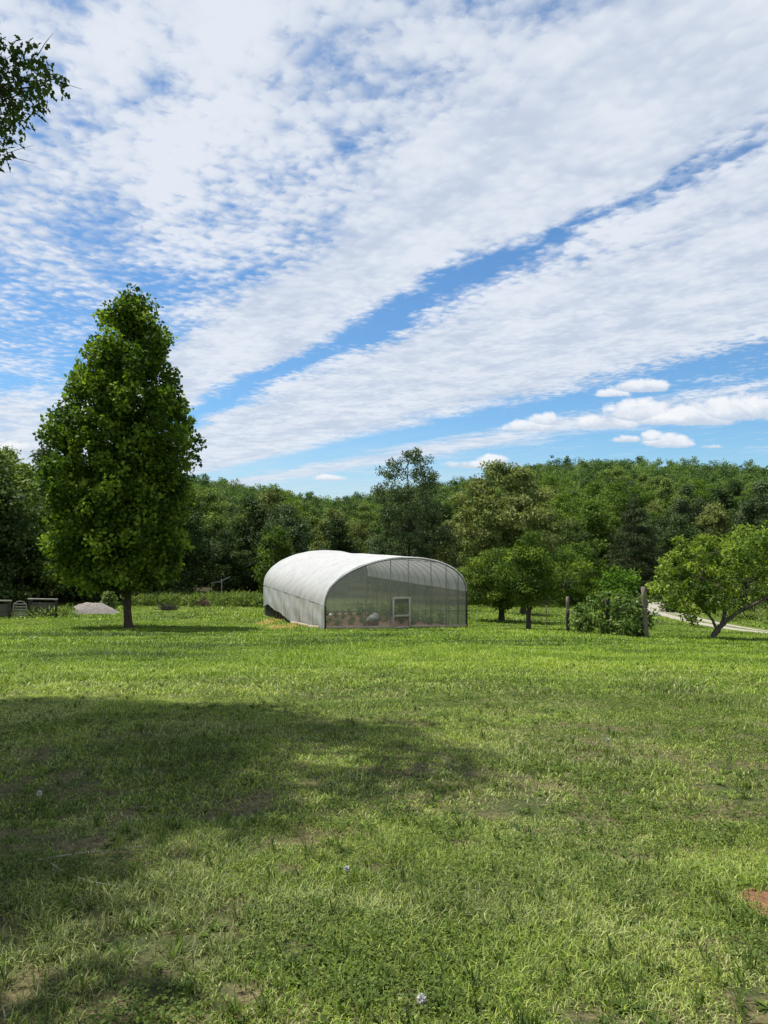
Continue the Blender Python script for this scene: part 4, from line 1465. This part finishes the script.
parts = [blades(150000, 1.9, 5.2, .034, .0042, 2, .018, .75), blades(140000, 5.0, 12, .043, .0075, 2, .03, .8), blades(90000, 12, 28, .085, .017, 2, .06, .85), blades(85000, 27, 58, .11, .038, 2, .10, .9),
         blades(26000, 57, 84, .17, .08, 2, .15, 1), blades(75000, .3, 12, .05, .010, 3, .04, .8, True), blades(26000, 12, 50, .10, .034, 2, .10, .8, True)]
V = np.concatenate([p[0] for p in parts]); tint = np.concatenate([p[1] for p in parts]); dry = np.concatenate([p[2] for p in parts])
n = len(V)
k = np.arange(n)[:, None] * 5
loops = np.concatenate([k + np.array([[0, 1, 2, 3]]), k + np.array([[3, 2, 4]])], 1).ravel()
totals = np.tile(np.array([4, 3]), n)
me = make_mesh('grass', V.reshape(-1, 3), loops=loops, totals=totals, attrs={'tint': np.repeat(tint, 2), 'dry': np.repeat(dry, 2)})
tag(obj('grass', me, M['blade']), 'patchy mown grass of the lawn, olive and dry up close, bright green beyond', 'grass', kind='stuff')

# coarse tufts and flat rosettes of broad weeds
n = 2600
Yd = 2.1 + 16 * r.random(n) ** 1.3
x = (r.random(n) * 2 - 1) * (Yd * .62 + .4)
keep = vnoise(x + 7, Yd + 77, .8, 3) > .44
for X, Y, rx, ry in BARE: keep &= ((x - X) / rx) ** 2 + ((Yd - Y) / ry) ** 2 > 1.3
x, Yd = x[keep], Yd[keep]; k = len(x)
rosette = r.random(k) < .5
nb = 13
sz = np.repeat(np.where(rosette, r.uniform(.03, .065, k), r.uniform(.05, .11, k)), nb)
rs = np.repeat(rosette, nb)
tb = np.repeat(np.clip(r.normal(.5, .18, k), 0, 1), nb)
xx = np.repeat(x, nb) + r.normal(0, .012, k * nb); yy = np.repeat(Yd, nb) + r.normal(0, .012, k * nb)
an = r.random(k * nb) * 6.283
el_ = np.where(rs, r.uniform(.05, .45, k * nb), r.uniform(.45, 1.35, k * nb))
Dr = np.stack([np.cos(an) * np.cos(el_), np.sin(an) * np.cos(el_), np.sin(el_)], 1)
P = np.stack([xx, yy, height(xx, yy) + .006], 1)
L = sz * r.uniform(.6, 1.2, k * nb)
V, F_, T_ = leaves_geo(P, Dr, np.array([[0, 0, 1.]]) + unit(k * nb, r) * .25, L, np.where(rs, L * .32, .007 * (1 + .03 * yy)), np.clip(tb + r.normal(0, .14, k * nb), 0, 1), fold=.10)
tag(obj('lawn_weeds', make_mesh('lawn_weeds', V, F_, attrs={'tint': T_}), M['clover']), 'coarse grass tufts and flat weed rosettes scattered through the near lawn', 'weeds', kind='stuff')

# clover and broad-leaved weeds in the near lawn
n = 26000
Yd = 2.0 + 14 * r.random(n) ** 1.4
x = (r.random(n) * 2 - 1) * (Yd * .62 + .4)
keep = (vnoise(x + 60, Yd + 14, 1.1, 4) > .55)
for X, Y, rx, ry in BARE: keep &= ((x - X) / rx) ** 2 + ((Yd - Y) / ry) ** 2 > 1
x, Yd = x[keep], Yd[keep]; k = len(x)
nl = 9
x = np.repeat(x, nl) + r.normal(0, .035, k * nl); Yd = np.repeat(Yd, nl) + r.normal(0, .035, k * nl)
P = np.stack([x, Yd, height(x, Yd) + r.uniform(.012, .05, k * nl)], 1)
Dr = unit(k * nl, r); Dr[:, 2] = np.abs(Dr[:, 2]) * .4
L = .013 * (.5 + 1.1 * r.random(k * nl)) * (1 + Yd * .06)
V, F_, T_ = leaves_geo(P, Dr, np.array([[0, 0, 1.]]) + unit(k * nl, r) * .45, L, L * .75, np.clip(r.normal(.5, .22, k * nl), 0, 1))
tag(obj('clover', make_mesh('clover', V, F_, attrs={'tint': T_}), M['clover']), 'clover and small broad-leaved weeds in the near lawn', 'weeds', kind='stuff')

# fallen twigs


def twig(pix, label, rad, seed):
    r = np.random.default_rng(seed)
    P = []
    for px, Yd in pix:
        p_ = at(px, Yd); p_[2] += .024 + r.uniform(0, .012); P.append(p_)
    P = np.array(P); c = P.mean(0); c[2] = P[:, 2].min()
    t = np.linspace(0, len(P) - 1, 5 * len(P))
    Q = spline(P - c, t)
    mb = MB(); mb.tube(Q, np.linspace(rad, rad * .45, len(t)), 6)
    for k in range(3):
        s0 = Q[r.integers(4, len(Q) - 2)]
        mb.tube(np.array([s0, s0 + np.array([r.normal(0, .05), r.normal(0, .05), .01]), s0 + np.array([r.normal(0, .09), r.normal(0, .09), .0])]), [rad * .4, rad * .3, rad * .15], 5)
    o = obj('twig', mb.mesh('twig', True), M['twig'], None, c)
    tag(o, label, 'twig')


twig([(42, 4.30), (80, 4.38), (115, 4.48), (152, 4.56)], 'longer pale dead twig lying in the shaded grass', .006, 1)
twig([(55, 4.25), (70, 4.08), (95, 3.95), (120, 3.92)], 'short curved twig just below the longer pale twig', .005, 2)


def dandelion(px, Yd, hgt, label, rad=.02):
    p_ = at(px, Yd)
    root = empty('dandelion', p_, label, 'flower', 'dandelion seed heads in the lawn')
    mb = MB(); mb.tube(np.array([(0, 0, -.01), (.004, 0, hgt * .5), (0, 0, hgt)]), .0022, 5)
    mb.build('stalk', M['twig'], root)
    r = np.random.default_rng(int(px))
    n = 260
    dv = unit(n, r)
    V, F_, T_ = leaves_geo(dv * rad * .25 + np.array([0, 0, hgt]), dv, unit(n, r), rad * .8, rad * .22, np.full(n, .8))
    obj('seed_head', make_mesh('seed_head', V, F_, attrs={'tint': T_}), M['puff'], root)


dandelion(421, 2.80, .05, 'white dandelion seed head nearest the bottom edge of the picture')
dandelion(43, 5.6, .10, 'white dandelion seed head in the tree shade at the left', .022)
dandelion(347, 4.05, .08, 'white dandelion seed head in the patchy shade near the middle', .017)
dandelion(606, 7.6, .10, 'white dandelion seed head in the sunny grass on the right', .024)
